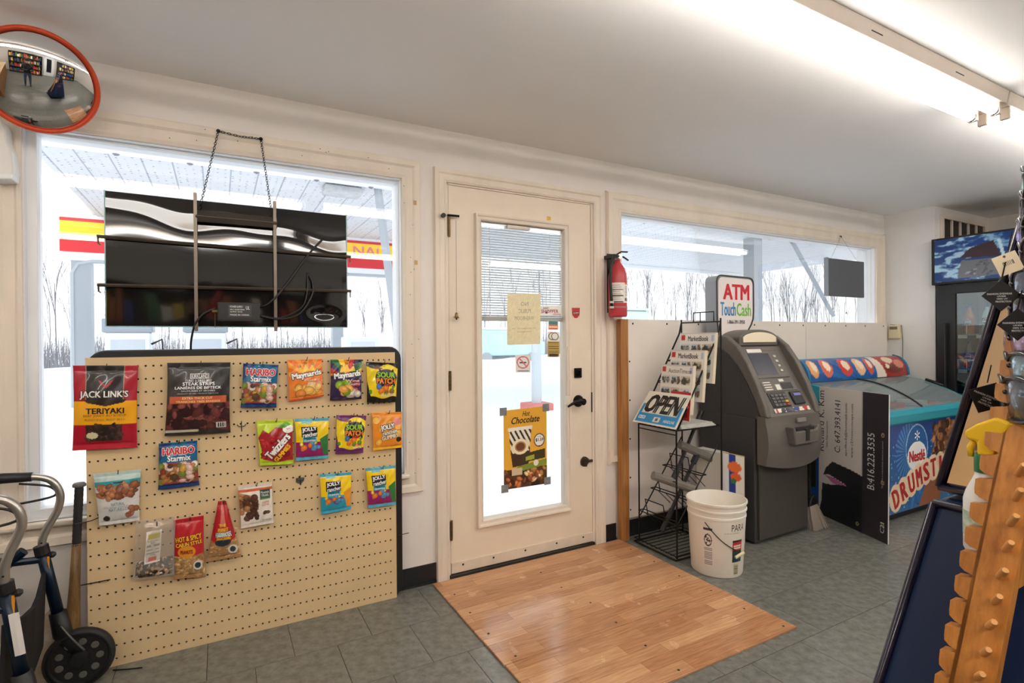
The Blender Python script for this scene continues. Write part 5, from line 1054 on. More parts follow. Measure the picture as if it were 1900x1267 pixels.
# ------------------------------------------------------------------ estate agent sign leaning on the freezer
e0, e1 = np.array((3.495, -.88, 0)), np.array((3.700, -.335, 0)); tp_ = np.array((.012, -.004, .895))
SE = Surf(e1+tp_, e0+tp_, e0, e1)
def est(L):
    L.c[:] = (226, 218, 210); L.rect(.66, 0, 1, 1, (52, 46, 50)); L.rect(.645, 0, .66, 1, (206, 196, 190))
    L.poly([(.0, .0), (.66, .0), (.66, .40), (.50, .42), (.22, .44), (.12, .38), (.06, .30), (.05, .12)], (26, 26, 30)); L.poly([(.0, .30), (.16, .335), (.42, .30), (.2, .26), (.02, .25)], (230, 224, 226)); L.poly([(.10, .32), (.24, .322), (.46, .292), (.24, .275)], (196, 110, 160))
    for a, b in ((.93, .40), (.93, .72), (.60, .05), (.93, .12)): L.ell(a, b, .022, .013, (190, 170, 120)); L.ell(a, b, .012, .007, (60, 56, 50))
re = sheet('estate_agent_sign', SE, est, 130, 180, thick=.008, loc=tuple((e0+e1)/2), label='white and dark corrugated estate agent sign standing on its side against the freezer', cat='sign', edge=(214, 210, 206))
DK = (40, 38, 40)
def vtx(s, u, v0, v1, hgt, c, **k): # text running upwards
    cw = (v1-v0)*SE.h/SE.w; cu, cv = u, (v0+v1)/2; k['rot'] = 90
    return (s, (cu-cw/2, cv-hgt*SE.w/SE.h/2, cu+cw/2, cv+hgt*SE.w/SE.h/2), c, k)
texts(SE, [vtx('Richard K. Kim', .035, .50, .97, .10, DK), vtx('Sales Representative', .135, .54, .74, .032, DK), vtx('C: 647.393.4141', .30, .52, .91, .085, DK), vtx('aprilkc2@hotmail.com', .43, .51, .90, .042, DK), vtx('www.c21newconcept.com', .52, .51, .90, .042, DK), vtx('B:416.223.3535', .78, .33, .72, .095, (236, 232, 230)), vtx('*Each office is independently owned and operated', .93, .36, .68, .022, (206, 200, 200)), vtx('C21', .93, .06, .13, .05, W)], re)
# ------------------------------------------------------------------ broom beside the cash machine
bm = thing('corn_broom', 'worn broom with grey bristles on the floor beside the cash machine', 'broom', (3.40, -.50, 0))
mb = MB(); R = random.Random(3)
for i in range(260):
    a = R.uniform(-1, 1); b = R.uniform(-1, 1); p0 = np.array((3.395+a*.04, -.47+b*.02, .155)); p1 = np.array((3.40+a*.085+R.uniform(-.01, .01), -.52+b*.03, .004)); d = np.array((.0016, -.001, 0))
    mb.add([p0-d, p0+d, p1+d*.6, p1-d*.6], [(0, 1, 2, 3)])
obj('bristles', mb, mat('bristle_grey', (150, 140, 128), .8), bm, kind='stuff')
obj('broom_cap', MB().prism([(3.345, .14), (3.445, .15), (3.42, .20), (3.40, .215), (3.37, .20)], 1, -.495, -.445), M_black, bm, bev=.008)
obj('handle', MB().tube([(3.395, -.465, .2), (3.40, -.40, .62)], .012, 8), M_black, bm)
dp = thing('dustpan', 'black dustpan standing upright behind the broom', 'dustpan', (3.42, -.42, .22))
obj('pan', MB().box(3.375, 3.455, -.44, -.425, .25, .52).box(3.375, 3.38, -.47, -.425, .25, .52).box(3.45, 3.455, -.47, -.425, .25, .52), mat('pan_dark', (28, 30, 28), .4), dp)
obj('pan_handle', MB().tube([(3.415, -.43, .52), (3.42, -.40, .60)], .01, 8), M_black, dp)
# ------------------------------------------------------------------ drinks fridge
fr = thing('drinks_fridge', 'tall glass door drinks fridge with a blue lit-style header', 'fridge', (5.6, -.75, 0))
YA, YZ, XF = -1.115, -.415, 5.225
M_fk = mat('fridge_black', (26, 26, 28), .35)
for nm, b in (('side_panel', (XF, 5.95, YZ-.03, YZ, .0, 2.05)), ('side_panel', (XF, 5.95, YA, YA+.03, .0, 2.05)), ('back_panel', (5.92, 5.95, YA+.03, YZ-.03, 0, 2.05)), ('top_panel', (XF+.02, 5.95, YA, YZ, 2.02, 2.05)), ('bottom_panel', (XF+.02, 5.95, YA+.03, YZ-.03, 0, .25))): obj(nm, MB().box(*b), M_fk, fr)
obj('liner', MB().box(5.90, 5.915, YA+.03, YZ-.03, .25, 1.66), mat('liner_grey', (150, 152, 156), .5), fr)
hdx = obj('header_box', MB().box(XF-.03, XF+.1, YA, YZ+.03, 1.665, 2.045), M_fk, fr, bev=.006)
SH = Surf((XF-.032, YZ+.005, 2.03), (XF-.032, YA+.01, 2.03), (XF-.032, YA+.01, 1.685), (XF-.032, YZ+.005, 1.685))
def wav(L):
    n = fbm(L.u+.15*fbm(L.u, L.v, 8, 5, 4), L.v+.1*fbm(L.u, L.v, 9, 6, 5), 4, 9, 12, 5); k = np.clip((n-.50)*7, 0, 1)[:, None]*np.clip(1.6-1.5*L.u, .25, 1)[:, None]
    L.c[:] = np.array([14, 62, 130])*(1-k)+np.array([176, 218, 244])*k
    L.poly([(.24, .52), (.34, .72), (.55, .84), (.62, .48)], (56, 34, 42)); L.poly([(.22, .05), (.26, .46), (.62, .44), (.68, .08)], (112, 116, 124)); L.bits(14, (.3, .1, .62, .4), .03, [(150, 154, 162), (90, 94, 104)], 4, 2.5); L.poly([(.58, .86), (.61, .86), (.7, .05), (.67, .05)], (190, 226, 240))
sheet('header_graphic', SH, wav, 110, 60, hdx, thick=.001, material=printmat('panel_print'))
for nm, b in (('door_frame', (XF-.02, XF+.02, YZ-.13, YZ, .25, 1.66)), ('door_frame', (XF-.02, XF+.02, YA, YA+.06, .25, 1.66)), ('door_frame', (XF-.02, XF+.02, YA+.06, YZ-.13, 1.585, 1.66)), ('door_frame', (XF-.02, XF+.02, YA+.06, YZ-.13, .25, .33))): obj(nm, MB().box(*b), M_fk, fr, bev=.004)
obj('door_handle', MB().tube([(XF-.05, YZ-.07, .75), (XF-.05, YZ-.07, 1.35)], .012, 8), M_black, fr)
obj('glass_pane', MB().box(XF-.004, XF+.0, YA+.06, YZ-.13, .33, 1.585), glassmat('fridge_glass', (226, 236, 236), .12), fr)
shelves = (.42, .70, .98, 1.26)
for z in shelves:
    obj('shelf', MB().box(XF+.06, 5.88, YA+.04, YZ-.04, z-.012, z), mat('shelf_grey', (96, 98, 100), .4), fr)
    wm = MB()
    for k in range(6): wm.tube([(XF+.055, YZ-.06-k*.115, z), (XF+.055, YZ-.06-k*.115, z+.07)], .003, 5)
    wm.tube([(XF+.055, YZ-.05, z+.07), (XF+.055, YA+.05, z+.07)], .004, 5); obj('shelf_guard', wm, M_white, fr)
    for k in range(4): obj('price_tag', MB().box(XF+.05, XF+.053, YZ-.12-k*.12, YZ-.18-k*.12, z-.035, z-.008), mat('tag_white', (226, 224, 220), .5), fr)
obj('light_tube', MB().tube([(XF+.05, YZ-.06, 1.62), (XF+.05, YA+.06, 1.62)], .012, 8), mat('fridge_lamp', (255, 255, 255), .3, emit=(235, 245, 255), estr=3.), fr)
def bottle(y, z, kind, lab):
    r = thing('soda_bottle', lab, 'bottle', (XF+.12, y, z), group='bottles in the drinks fridge'); x = XF+.12
    liq = {'cola': (40, 22, 18), 'clear': (190, 206, 206), 'orange': (220, 120, 40)}[kind]
    obj('bottle_body', MB().lathe([(.002, .001), (.03, .001), (.034, .012), (.034, .06), (.031, .075), (.034, .09), (.034, .13), (.026, .165), (.013, .195), (.012, .215)], (x, y, z), n=18), mat('drink_'+kind, liq, .12), r, smooth=True)
    C = Cyl((x, y), .0345, .0345, z+.065, z+.125, math.radians(120), math.radians(240))
    def lb_(L):
        L.c[:] = (30, 60, 150) if kind == 'cola' else (40, 110, 90) if kind == 'clear' else (210, 80, 30); L.ell(.5, .5, .3, .42, W)
        m = ((L.u-.5)/.27)**2+((L.v-.5)/.37)**2 < 1; L.c[m & (L.v > .58)] = (204, 40, 48); L.c[m & (L.v < .40)] = (30, 60, 150)
    wrap('label_band', C, lb_, 24, 20, r, (30, 60, 150))
    if kind == 'cola': texts(Cm(C), [('pepsi', (.32, .42, .68, .57), (30, 40, 90), dict(bold=.01))], r)
    obj('cap', MB().lathe([(.014, .213), (.014, .23), (.012, .232)], (x, y, z), n=14), mat('cap_blue', (40, 70, 160), .4), r)
nm = ('first', 'second', 'third', 'fourth')
for i, z in enumerate(shelves):
    for k in range(4): bottle(YZ-.17-k*.115, z+.001, ('cola' if i in (2, 0) else 'orange' if (k+i) % 2 else 'clear'), '%s drink bottle from the white wall on the %s fridge shelf from the bottom' % (nm[k], nm[i]))
# ------------------------------------------------------------------ sunglasses tower near the camera
TY, TXC = -2.308, 1.08
xf = lambda z: .855+.26*(z-.725)
hy = lambda z: .1475-.16*(z-.725)
tow = thing('sunglasses_tower', 'tapered navy sunglasses display with notched pine fins at the right edge', 'display stand', (TXC, TY, 0))
M_navy = mat('navy_panel', (18, 40, 78), .45, var=.1, scale=6); M_nf = mat('navy_frame', (26, 20, 44), .25, coat=.4); M_pine = mat('varnished_pine', (206, 140, 64), .4, var=.35, scale=4, stretch=(14, 14, 1.2), rgb2=(160, 96, 36))
def ringv(z, e=0.): a, h = xf(z)-e, hy(z)+e; b = 2*TXC-a; return [(a, TY-h, z), (b, TY-h, z), (b, TY+h, z), (a, TY+h, z)]
lo_, hi_ = .9, 1.2
for _ in range(30):
    zs = (lo_+hi_)/2; d = np.array([xf(zs), TY+hy(zs), zs])-CAM; py_ = 633.5-CF*(d@AU)/(d@AW)
    if py_ > 918: lo_ = zs
    else: hi_ = zs
def frustum(z0, z1): return MB().add(ringv(z0)+ringv(z1), [(3, 2, 1, 0), (4, 5, 6, 7), (0, 1, 5, 4), (1, 2, 6, 5), (2, 3, 7, 6), (3, 0, 4, 7)])
obj('lower_body', frustum(.1, zs-.003), M_navy, tow, bev=.012, seg=3); obj('upper_body', frustum(zs+.003, 1.52), M_nf, tow, bev=.012, seg=3)
obj('base_plate', MB().box(TXC-.42, TXC+.42, TY-.28, TY+.28, 0, .03).box(TXC-.3, TXC+.3, TY-.2, TY+.2, .03, .1), M_black, tow, bev=.01)
def trim_(z0, z1):
    for s in (-1, 1):
        obj('edge_trim', MB().tube([(xf(z), TY+s*hy(z), z) for z in (z0, (z0+z1)/2, z1)], .006, 8), M_nf, tow, smooth=True)
    for z in (z0, z1): obj('edge_trim', MB().tube([(xf(z), TY-hy(z), z), (xf(z), TY+hy(z), z)], .006, 8), M_nf, tow, smooth=True)
trim_(.12, zs-.012); trim_(zs+.012, 1.5)
za, zb_ = zs+.02, 1.49
SU = Surf((xf(zb_)-.001, TY+hy(zb_)-.008, zb_), (xf(zb_)-.001, TY-hy(zb_)+.008, zb_), (xf(za)-.001, TY-hy(za)+.008, za), (xf(za)-.001, TY+hy(za)-.008, za))
def upf(L):
    L.c[:] = (222, 182, 126); L.bits(14, (.02, .0, .6, .9), .1, [(228, 190, 136), (214, 174, 118)], 3, 3.)
    L.ell(.34, .15, .10, .05, K); L.ell(.2, .17, .03, .018, K); L.ell(.13, .12, .02, .012, (90, 74, 50)); L.bits(9, (.16, .08, .4, .22), .025, [K], 5, 4.)
up_ = sheet('upper_poster', SU, upf, 60, 80, tow, thick=.0008, base=(222, 182, 126))
texts(SU, [('A', (.30, .12, .38, .18), W)], up_)
# pine board standing off the face, its notched edge towards the far side
SO = .062
def onb(px, py, so=SO):
    """photo pixel -> point on the plane parallel to the face at stand-off so"""
    d = AW+AR*(px-950)/CF-AU*(py-633.5)/CF; c = .855-.26*.725-so
    return CAM+d*((c-CAM[0]+.26*CAM[2])/(d[0]-.26*d[2]))
def fit(p0, p1): a, b = onb(*p0), onb(*p1); k = (b[1]-a[1])/(b[2]-a[2]); return lambda z: a[1]+k*(z-a[2])
tip1 = fit((1739, 1253), (1838, 775)); tip2 = fit((1838, 775), (1935, 330)); zk = onb(1838, 775)[2]; tipy = lambda z: tip1(z) if z < zk else tip2(z); rooty = fit((1852, 1267), (1903, 1000))
p = .031; pts = []; z = 1.52; th_ = .008; xb = lambda z: xf(z)-SO
while z > .4:
    t = lambda dz, d: (tipy(z-dz)-d, z-dz)
    pts += [t(0, 0), t(.40*p, .001)]+[t(.40*p+.38*p*math.sin(a), .018*(1-math.cos(a))) for a in (.5, 1.0, 1.45)]+[t(.86*p, .019), t(.95*p, .011)]
    z -= p
poly = pts+[(rooty(.4), .4), (rooty(1.52), 1.52)]; n = len(poly)
V = [(xb(zz)-th_, yy, zz) for yy, zz in poly]+[(xb(zz)+th_, yy, zz) for yy, zz in poly]
obj('notched_board', MB().add(V, [tuple(range(n)), tuple(range(2*n-1, n-1, -1))]+[(i, i+n, (i+1) % n+n, (i+1) % n) for i in range(n)]), M_pine, tow)
for zz in (.55, .95, 1.35): obj('spacer', MB().box(xb(zz)+th_-.002, xf(zz)+.01, rooty(zz)+.004, rooty(zz)+.02, zz-.02, zz+.02), M_pine, tow)
for a, b in ((1893, 870), (1887, 915), (1878, 962), (1869, 1010), (1858, 1060), (1848, 1107), (1838, 1153), (1828, 1203), (1817, 1247)):
    c = onb(a-3, b+9, SO+th_); obj('peg', MB().lathe([(.0042, -.002), (.0042, .026), (.003, .029)], c, (-.75, -.45, .6), 10), mat('peg_pine', (222, 160, 92), .5), tow, auto=40)
def glasses(loc, rot, fc, lc, lab, rough=.12, metal=.6, big=1.):
    r = thing('sunglasses', lab, 'sunglasses', (0, 0, 0), group='sunglasses on the tower')
    Mf = mat('frame_%d_%d_%d' % fc, fc, .2, coat=.5); Ml = mat('lens_%d_%d_%d' % lc, lc, rough, metal)
    fx = lambda y: .16*y*y/.07+.9*max(0, abs(y)-.03)**1.5
    for s in (-1, 1):
        out = [(0, 0)]; O = []
        for i in range(20):
            a = 2*math.pi*i/20; ca, sa = math.cos(a), math.sin(a); yy = s*.033+.027*big*np.sign(ca)*abs(ca)**.8; zz = .020*big*np.sign(sa)*abs(sa)**.75-.003
            O.append((fx(yy), yy, zz))
        obj('rim', MB().tube(O, .0026, 6, closed=True), Mf, r, smooth=True)
        V = [(fx(s*.033)-.003, s*.033, -.003)]+O+[(q[0]+.002, q[1], q[2]) for q in O]; n = len(O)
        obj('lens', MB().add(V, [(0, 1+i, 1+(i+1) % n) for i in range(n)]+[(1+i, 1+n+i, 1+n+(i+1) % n, 1+(i+1) % n) for i in range(n)]), Ml, r, smooth=True)
        ye = s*.0625; obj('temple', MB().tube([(fx(ye), ye, .009), (fx(ye)+.012, s*.068, .009), (.07, s*.068, .007), (.115, s*.064, .0), (.14, s*.06, -.016)], [.0042, .0046, .004, .0034, .003], 6, flat=.6), Mf, r, smooth=True)
    obj('bridge', MB().tube([(fx(.008), -.009, .004), (-.001, 0, .007), (fx(.008), .009, .004)], .0028, 6), Mf, r, smooth=True)
    r.location = loc; r.rotation_euler = rot; return r
BLK = (20, 19, 22)
rows = [((1856, 736), BLK, (120, 128, 140), 'large chrome-lensed sunglasses lowest on the near fin of the tower', 1.15), ((1864, 686), BLK, (150, 176, 190), 'pale blue lensed sunglasses second from the bottom of the tower', 1.), ((1865, 635), (30, 22, 26), (170, 150, 180), 'mauve lensed sunglasses third from the bottom of the tower', 1.),
        ((1869, 578), BLK, (70, 66, 80), 'dark sunglasses fourth from the bottom of the tower', 1.), ((1872, 532), BLK, (110, 120, 140), 'grey lensed sunglasses beside the black diamond tag', 1.), ((1890, 472), (60, 44, 40), (130, 110, 130), 'brown sunglasses above the cream price tag', 1.),
        ((1892, 425), BLK, (150, 140, 210), 'violet lensed sunglasses near the top of the tower', 1.), ((1894, 372), (40, 20, 24), (60, 40, 44), 'dark red sunglasses second from the top of the tower', 1.), ((1897, 324), BLK, (190, 214, 214), 'pale mirrored sunglasses at the very top of the tower', 1.)]
for (a, b), fc, lc, lab, bg_ in rows:
    c = onb(a-4, b, SO+.03); z = c[2]; glasses((xb(z), c[1]+.004, z), (0, -.05, math.radians(-62+random.uniform(-5, 5))), fc, lc, lab, big=bg_*1.22)
for (a, b), nm_ in (((1690, 1035), 'upper'), ((1662, 1112), 'lower')):
    z = P(a, b, 1, TY+.2)[2]; yq = TY+hy(z)+.03; w = P(a+8, b, 1, yq); glasses((w[0]+.03, yq, w[2]), (0, 0, math.radians(-62)), BLK, (226, 130, 160), 'pink lensed sunglasses on the far side of the tower, %s of two' % nm_, .15, .3)
def hangtag(px, py, so, w, rot, fn, tx, lab, base):
    c = onb(px, py, so); up = np.array([math.sin(math.radians(rot))*.25, 0, 1]); rt = np.array([.62, -.78, 0.]); t = math.radians(rot); r2 = rt*math.cos(t)+np.array([0, 0, 1.])*math.sin(t); u2 = -rt*math.sin(t)+np.array([0, 0, 1.])*math.cos(t)
    S = Surf(c-r2*w/2+u2*w/2, c+r2*w/2+u2*w/2, c+r2*w/2-u2*w/2, c-r2*w/2-u2*w/2); o = sheet('hang_tag', S, fn, 48, 24, thick=.0006, base=base, loc=c.tolist(), label=lab, cat='tag', edge=base, group='hang tags on the sunglasses'); texts(S, tx, o, off=.0006)
    st = MB().tube([c+np.array([0, 0, w*.62]), c+np.array([.004, -.003, w*.62+.025])], .0008, 4); obj('string', st, M_dark, o); return o
FT = [('FASHION EYEWEAR', (.06, .56, .94, .64), W, dict(rot=-45)), ('UV400', (.32, .44, .62, .51), W, dict(rot=-45)), ('100% UV', (.22, .34, .6, .41), W, dict(rot=-45)), ('PROTECTION', (.08, .22, .62, .3), W, dict(rot=-45))]
hangtag(1858, 548, SO+.055, .029, 45, None, FT, 'black diamond eyewear tag hanging beside the grey sunglasses', (22, 20, 22))
hangtag(1888, 602, SO+.05, .029, 45, None, FT, 'black diamond eyewear tag below the dark sunglasses', (22, 20, 22))
hangtag(1832, 738, .02, .034, 20, None, FT, 'black eyewear tag hanging behind the chrome sunglasses', (22, 20, 22))
def ptf(L): [L.rect(.3+i*.06, .4, .325+i*.06, .62, K) for i in range(8)]; L.ell(.5, .88, .06, .06, (60, 50, 40))
hangtag(1870, 489, SO+.06, .026, 22, ptf, [], 'cream price tag with a barcode on the tower', (238, 222, 192))
# spray bottle behind the fin
bq = onb(1838, 900, .03); BYP = bq[1]; zt_, zc_, zb2 = onb(1826, 765, .03)[2], onb(1826, 862, .03)[2], onb(1815, 1030, .03)[2]; bxx = xf((zb2+zc_)/2)-.032
sp_ = thing('spray_bottle', 'white spray bottle with a yellow trigger and green collar behind the pine fin', 'bottle', (bxx, BYP, zb2))
hB = zc_-zb2
obj('bottle_body', MB().lathe([(.002, 0), (.022, .001), (.025, .008), (.025, hB*.62), (.022, hB*.72), (.013, hB*.90), (.011, hB)], (bxx, BYP, zb2), n=24), mat('bottle_white', (240, 240, 238), .3), sp_, smooth=True)
obj('collar', MB().lathe([(.0135, -.006), (.0135, .016), (.012, .018)], (bxx, BYP, zc_), n=20), mat('collar_green', (20, 110, 60), .4), sp_, auto=40)
obj('trigger_head', MB().prism([(BYP+.008, zc_+.016), (BYP+.008, zc_+.034), (BYP+.020, zc_+.036), (BYP+.022, zc_+.046), (BYP+.008, zc_+.058), (BYP-.012, zt_), (BYP-.03, zt_-.006), (BYP-.02, zc_+.045), (BYP-.009, zc_+.016)], 0, bxx-.010, bxx+.010), mat('trigger_yellow', (250, 204, 40), .35), sp_, bev=.004, seg=3)
obj('trigger', MB().tube([(bxx, BYP+.012, zc_+.036), (bxx, BYP+.018, zc_+.024), (bxx, BYP+.017, zc_+.012)], .004, 8), MATS['trigger_yellow'], sp_, smooth=True)
obj('paper_label', MB().lathe([(.0253, .025), (.0253, hB*.5)], (bxx, BYP, zb2), n=24, caps=False), mat('label_pale', (228, 236, 226), .5, var=.2, scale=60, rgb2=(120, 160, 120)), sp_, smooth=True)
obj('ledge', MB().box(bxx-.02, xf(zb2)+.004, BYP-.02, BYP+.02, zb2-.006, zb2-.0005), M_nf, tow)
# ------------------------------------------------------------------ walker (rollator) at the left edge
wk = thing('rolling_walker', 'folded dark blue rolling walker with silver handles beside the pegboard', 'walker', (-.75, -.35, 0))
M_blue = mat('walker_blue', (14, 32, 52), .3, .3); M_alu = mat('brushed_alu', (186, 182, 176), .3, .9); M_rub = mat('tyre_black', (34, 32, 32), .6)
def smoothp(pts, k=5):
    P_ = [np.array(q, float) for q in pts]; out = []
    for i in range(len(P_)-1):
        p0 = P_[max(i-1, 0)]; p1, p2 = P_[i], P_[i+1]; p3 = P_[min(i+2, len(P_)-1)]
        for t in np.linspace(0, 1, k, endpoint=False): out.append(.5*((2*p1)+(-p0+p2)*t+(2*p0-5*p1+4*p2-p3)*t*t+(-p0+3*p1-3*p2+p3)*t**3))
    return out+[P_[-1]]
for y, px in ((-.15, ((70, 885), (92, 890), (106, 903), (112, 922), (106, 948), (90, 975), (79, 1000), (78, 1022))), (-.55, ((-10, 925), (14, 930), (33, 945), (41, 968), (34, 992), (16, 1030), (8, 1058), (10, 1092)))):
    h = [P(a, b, 1, y) for a, b in px]; h0 = h[0]+np.array([-.03, 0, .003])
    obj('handle_tube', MB().tube(smoothp([h0]+h), .0125, 12), M_alu, wk, smooth=True)
    obj('hand_grip', MB().tube([h0+np.array([-.14, 0, .004]), h0+np.array([-.06, 0, .004]), h0+np.array([.015, 0, .0])], [.017, .018, .016], 12), M_cab, wk, smooth=True)
    e = h[-1]; f_ = np.array([-.507, y, .265]); d = (f_-e)/np.linalg.norm(f_-e)
    lt = obj('leg_tube', MB().tube([e-d*.012, f_], .0185, 12, flat=.8), M_blue, wk, smooth=True)
    obj('collar', MB().tube([e-d*.02, e+d*.012], .022, 12), M_black, wk)
    obj('height_button', MB().box(e[0]+.016, e[0]+.022, y-.012, y-.004, e[2]-.09, e[2]-.02), mat('amber_tab', (226, 150, 30), .4), wk)
    obj('lock_knob', MB().lathe([(.010, 0), (.012, .012), (.006, .02)], e+np.array([.018, 0, -.02]), (1, 0, .2), 12), M_black, wk)
    for q in (.25, .75): obj('pin_hole', MB().lathe([(.003, 0), (.003, .002)], h[-2]*q+h[-1]*(1-q)+np.array([0, -.0122, 0]), (0, -1, 0), 8), M_black, wk)
    obj('fork', MB().tube([f_-d*.02, f_+np.array([.01, 0, -.06]), (-.455, y-.0, .115)], [.026, .03, .02], 10, flat=.7), M_black, wk, smooth=True)
    for xw, yw in ((-.449, y-.005), (-1.05, y)):
        wb = MB().lathe([(.094, -.016), (.104, -.012), (.106, 0), (.104, .012), (.094, .016)], (xw, yw, .106), (0, 1, 0), 36, caps=False)
        wo = obj('tyre', wb, M_rub, wk, smooth=True)
        hub = MB().lathe([(.094, -.012), (.088, -.013), (.084, -.006), (.03, -.008), (.026, -.02), (.012, -.022), (.001, -.022)], (xw, yw, .106), (0, 1, 0), 36, caps=False).lathe([(.094, .012), (.02, .012)], (xw, yw, .106), (0, 1, 0), 36, caps=False)
        obj('wheel_disc', hub, mat('disc_black', (30, 30, 31), .45), wk, auto=40)
        for i in range(9):
            a = 2*math.pi*i/9; obj('wheel_hole', MB().lathe([(.0125, -.0085), (.0125, -.0095), (.010, -.0105)], (xw+.06*math.cos(a), yw, .106+.06*math.sin(a)), (0, 1, 0), 12), mat('hole_grey', (96, 94, 88), .6), wk)
    obj('rear_leg', MB().tube([(-.60, y, .52), (-1.05, y, .12)], .0165, 10), M_blue, wk)
    obj('seat_rail', MB().tube([(-.545, y, .48), (-.98, y, .50)], .0125, 10), M_blue, wk)
    cb_ = [h0+np.array([-.02, -.0, -.02]), h0+np.array([.06, 0, -.04]), h0+np.array([.075, 0, -.075]), h0+np.array([-.02, 0, -.09])]
    obj('brake_lever', MB().tube(smoothp(cb_), .004, 8), M_black, wk, smooth=True)
obj('seat', MB().box(-.98, -.62, -.52, -.18, .49, .52), M_black, wk, bev=.012)
st_ = [(-.535, -.54, .40), (-.52, -.42, .37), (-.515, -.35, .365), (-.52, -.28, .37), (-.53, -.16, .41)]
obj('fabric_pouch', MB().add([(q[0]-.02, q[1], q[2]+.03) for q in st_]+[(q[0]-.03, q[1], .17+.04*abs(q[1]+.35)) for q in st_], [(i, i+1, 6+i, 5+i) for i in range(4)]), mat('pouch_black', (24, 24, 28), .8), wk, sol=.012)
ST_ = MB(); a_, b_ = P(25, 1138, 1, -.572), P(38, 1215, 1, -.572); ST_.tube([a_, b_], .012, 4, flat=.15); obj('spec_sticker', ST_, mat('sticker_white', (232, 226, 222), .5), wk)
obj('brake_cable', MB().tube(smoothp([(-.53, -.15, .30), (-.50, -.165, .24), (-.46, -.19, .19), (-.43, -.18, .14)]), .0035, 8), mat('cable_grey', (110, 108, 100), .4, .4), wk, smooth=True)
bt = thing('baseball_bat', 'worn wooden baseball bat with black taped grip leaning behind the walker wheel', 'baseball bat', (-.478, -.1, 0))
t0, t1 = np.array((-.459, -.078, .712)), np.array((-.486, -.105, .004)); dv = t1-t0
obj('barrel', MB().tube([t0+dv*q for q in (.3, .5, .7, .85, .97, 1.)], [.014, .017, .022, .026, .027, .018], 14), mat('bat_wood', (140, 106, 60), .45, var=.7, scale=6, stretch=(5, 5, 1), rgb2=(56, 36, 20)), bt, smooth=True)
obj('grip_tape', MB().tube([t0+dv*q for q in np.linspace(.012, .31, 24)], [.0135+.0008*(i % 2) for i in range(24)], 12), mat('grip_black', (34, 32, 32), .7), bt, smooth=True)
obj('knob', MB().lathe([(.012, 0), (.021, .004), (.021, .012), (.016, .018)], t0+np.array([0, 0, -.008]), (0, 0, 1), 16), mat('knob_grey', (110, 106, 102), .5), bt, smooth=True)
wc = thing('scrap_board', 'stained white board scrap standing behind the walker frame', 'board', (-.6, -.1, 0))
obj('board', MB().prism([(-.63, 0), (-.50, 0), (-.505, .22), (-.515, .30), (-.60, .22), (-.63, .20)], 1, -.085, -.075), mat('stained_board', (206, 196, 186), .7, var=.3, scale=9, rgb2=(160, 130, 80)), wc)
og = thing('orange_bag', 'crumpled orange plastic bag on the floor at the bottom left corner', 'bag', (-.60, -.42, 0))
obj('bag_film', MB().ball((-.60, -.44, .155), (.07, .06, .15), 14, 9), mat('orange_film', (216, 84, 30), .35, bump=1., bscale=18), og, smooth=True)
tw = thing('dried_twig', 'thin dark twig on the floor below the pegboard corner', 'twig', (-.3, -.12, 0))
obj('stem', MB().tube([(-.36, -.10, .004), (-.31, -.125, .006), (-.265, -.135, .004)], .0025, 5), M_dark, tw)
# ------------------------------------------------------------------ rest of the shop, seen in the round mirror
d2 = thing('door_2', 'white back door with a dark glass panel, visible in the round mirror', 'door', (1.9, YB, 0), kind='structure')
obj('door_frame', MB().box(1.45, 1.55, YB, YB+.05, 0, 2.1).box(2.3, 2.4, YB, YB+.05, 0, 2.1).box(1.45, 2.4, YB, YB+.05, 2.0, 2.1), M_white, d2)
obj('door_leaf', MB().box(1.55, 2.3, YB, YB+.03, 0, 2.0), M_white, d2); obj('door_glass', MB().box(1.7, 2.15, YB+.03, YB+.035, .4, 1.85), mat('dark_pane', (30, 34, 34), .1), d2)
cn = thing('shop_counter', 'wooden shop counter reflected in the left of the round mirror', 'counter', (-1.7, -3.0, 0))
obj('counter_body', MB().box(-2.2, -1.35, -4.2, -1.7, 0, .92), mat('counter_wood', (150, 104, 62), .5, var=.2, scale=5), cn); obj('counter_top', MB().box(-2.25, -1.3, -4.25, -1.65, .92, .96), mat('counter_top', (196, 170, 130), .4), cn, bev=.005)
R = random.Random(11); PC = [(190, 60, 50), (60, 90, 150), (220, 190, 70), (70, 120, 70), (230, 226, 216), (60, 50, 46), (180, 110, 60)]
def shelving(x0, x1, lab):
    r = thing('shelf_unit', lab, 'shelving', ((x0+x1)/2, YB+.2, 0)); ms = mat('shelf_dark', (60, 56, 52), .6)
    for x in (x0, x1-.03): obj('side_panel', MB().box(x, x+.03, YB, YB+.4, 0, 1.9), ms, r)
    for z in (.1, .55, 1.0, 1.45, 1.87): obj('shelf', MB().box(x0+.03, x1-.03, YB, YB+.4, z, z+.025), ms, r)
    obj('back_panel', MB().box(x0+.03, x1-.03, YB, YB+.01, .1, 1.9), mat('shelf_back', (84, 88, 78), .7), r)
    gm = MB(); mats_ = [mat('goods_%d' % i, c, .6) for i, c in enumerate(PC)]
    for z in (.125, .575, 1.025, 1.475):
        x = x0+.06
        while x < x1-.2: w, h = R.uniform(.05, .12), R.uniform(.14, .34); gm.box(x, x+w, YB+.1, YB+.36, z, z+h, R.randrange(7)); x += w+R.uniform(.01, .04)
    obj('stocked_goods', gm, mats_, r, kind='stuff')
shelving(-1.2, 1.2, 'dark shelf unit of boxed goods left of the back door, visible in the round mirror'); shelving(2.7, 5.0, 'dark shelf unit of boxed goods right of the back door, visible in the round mirror')
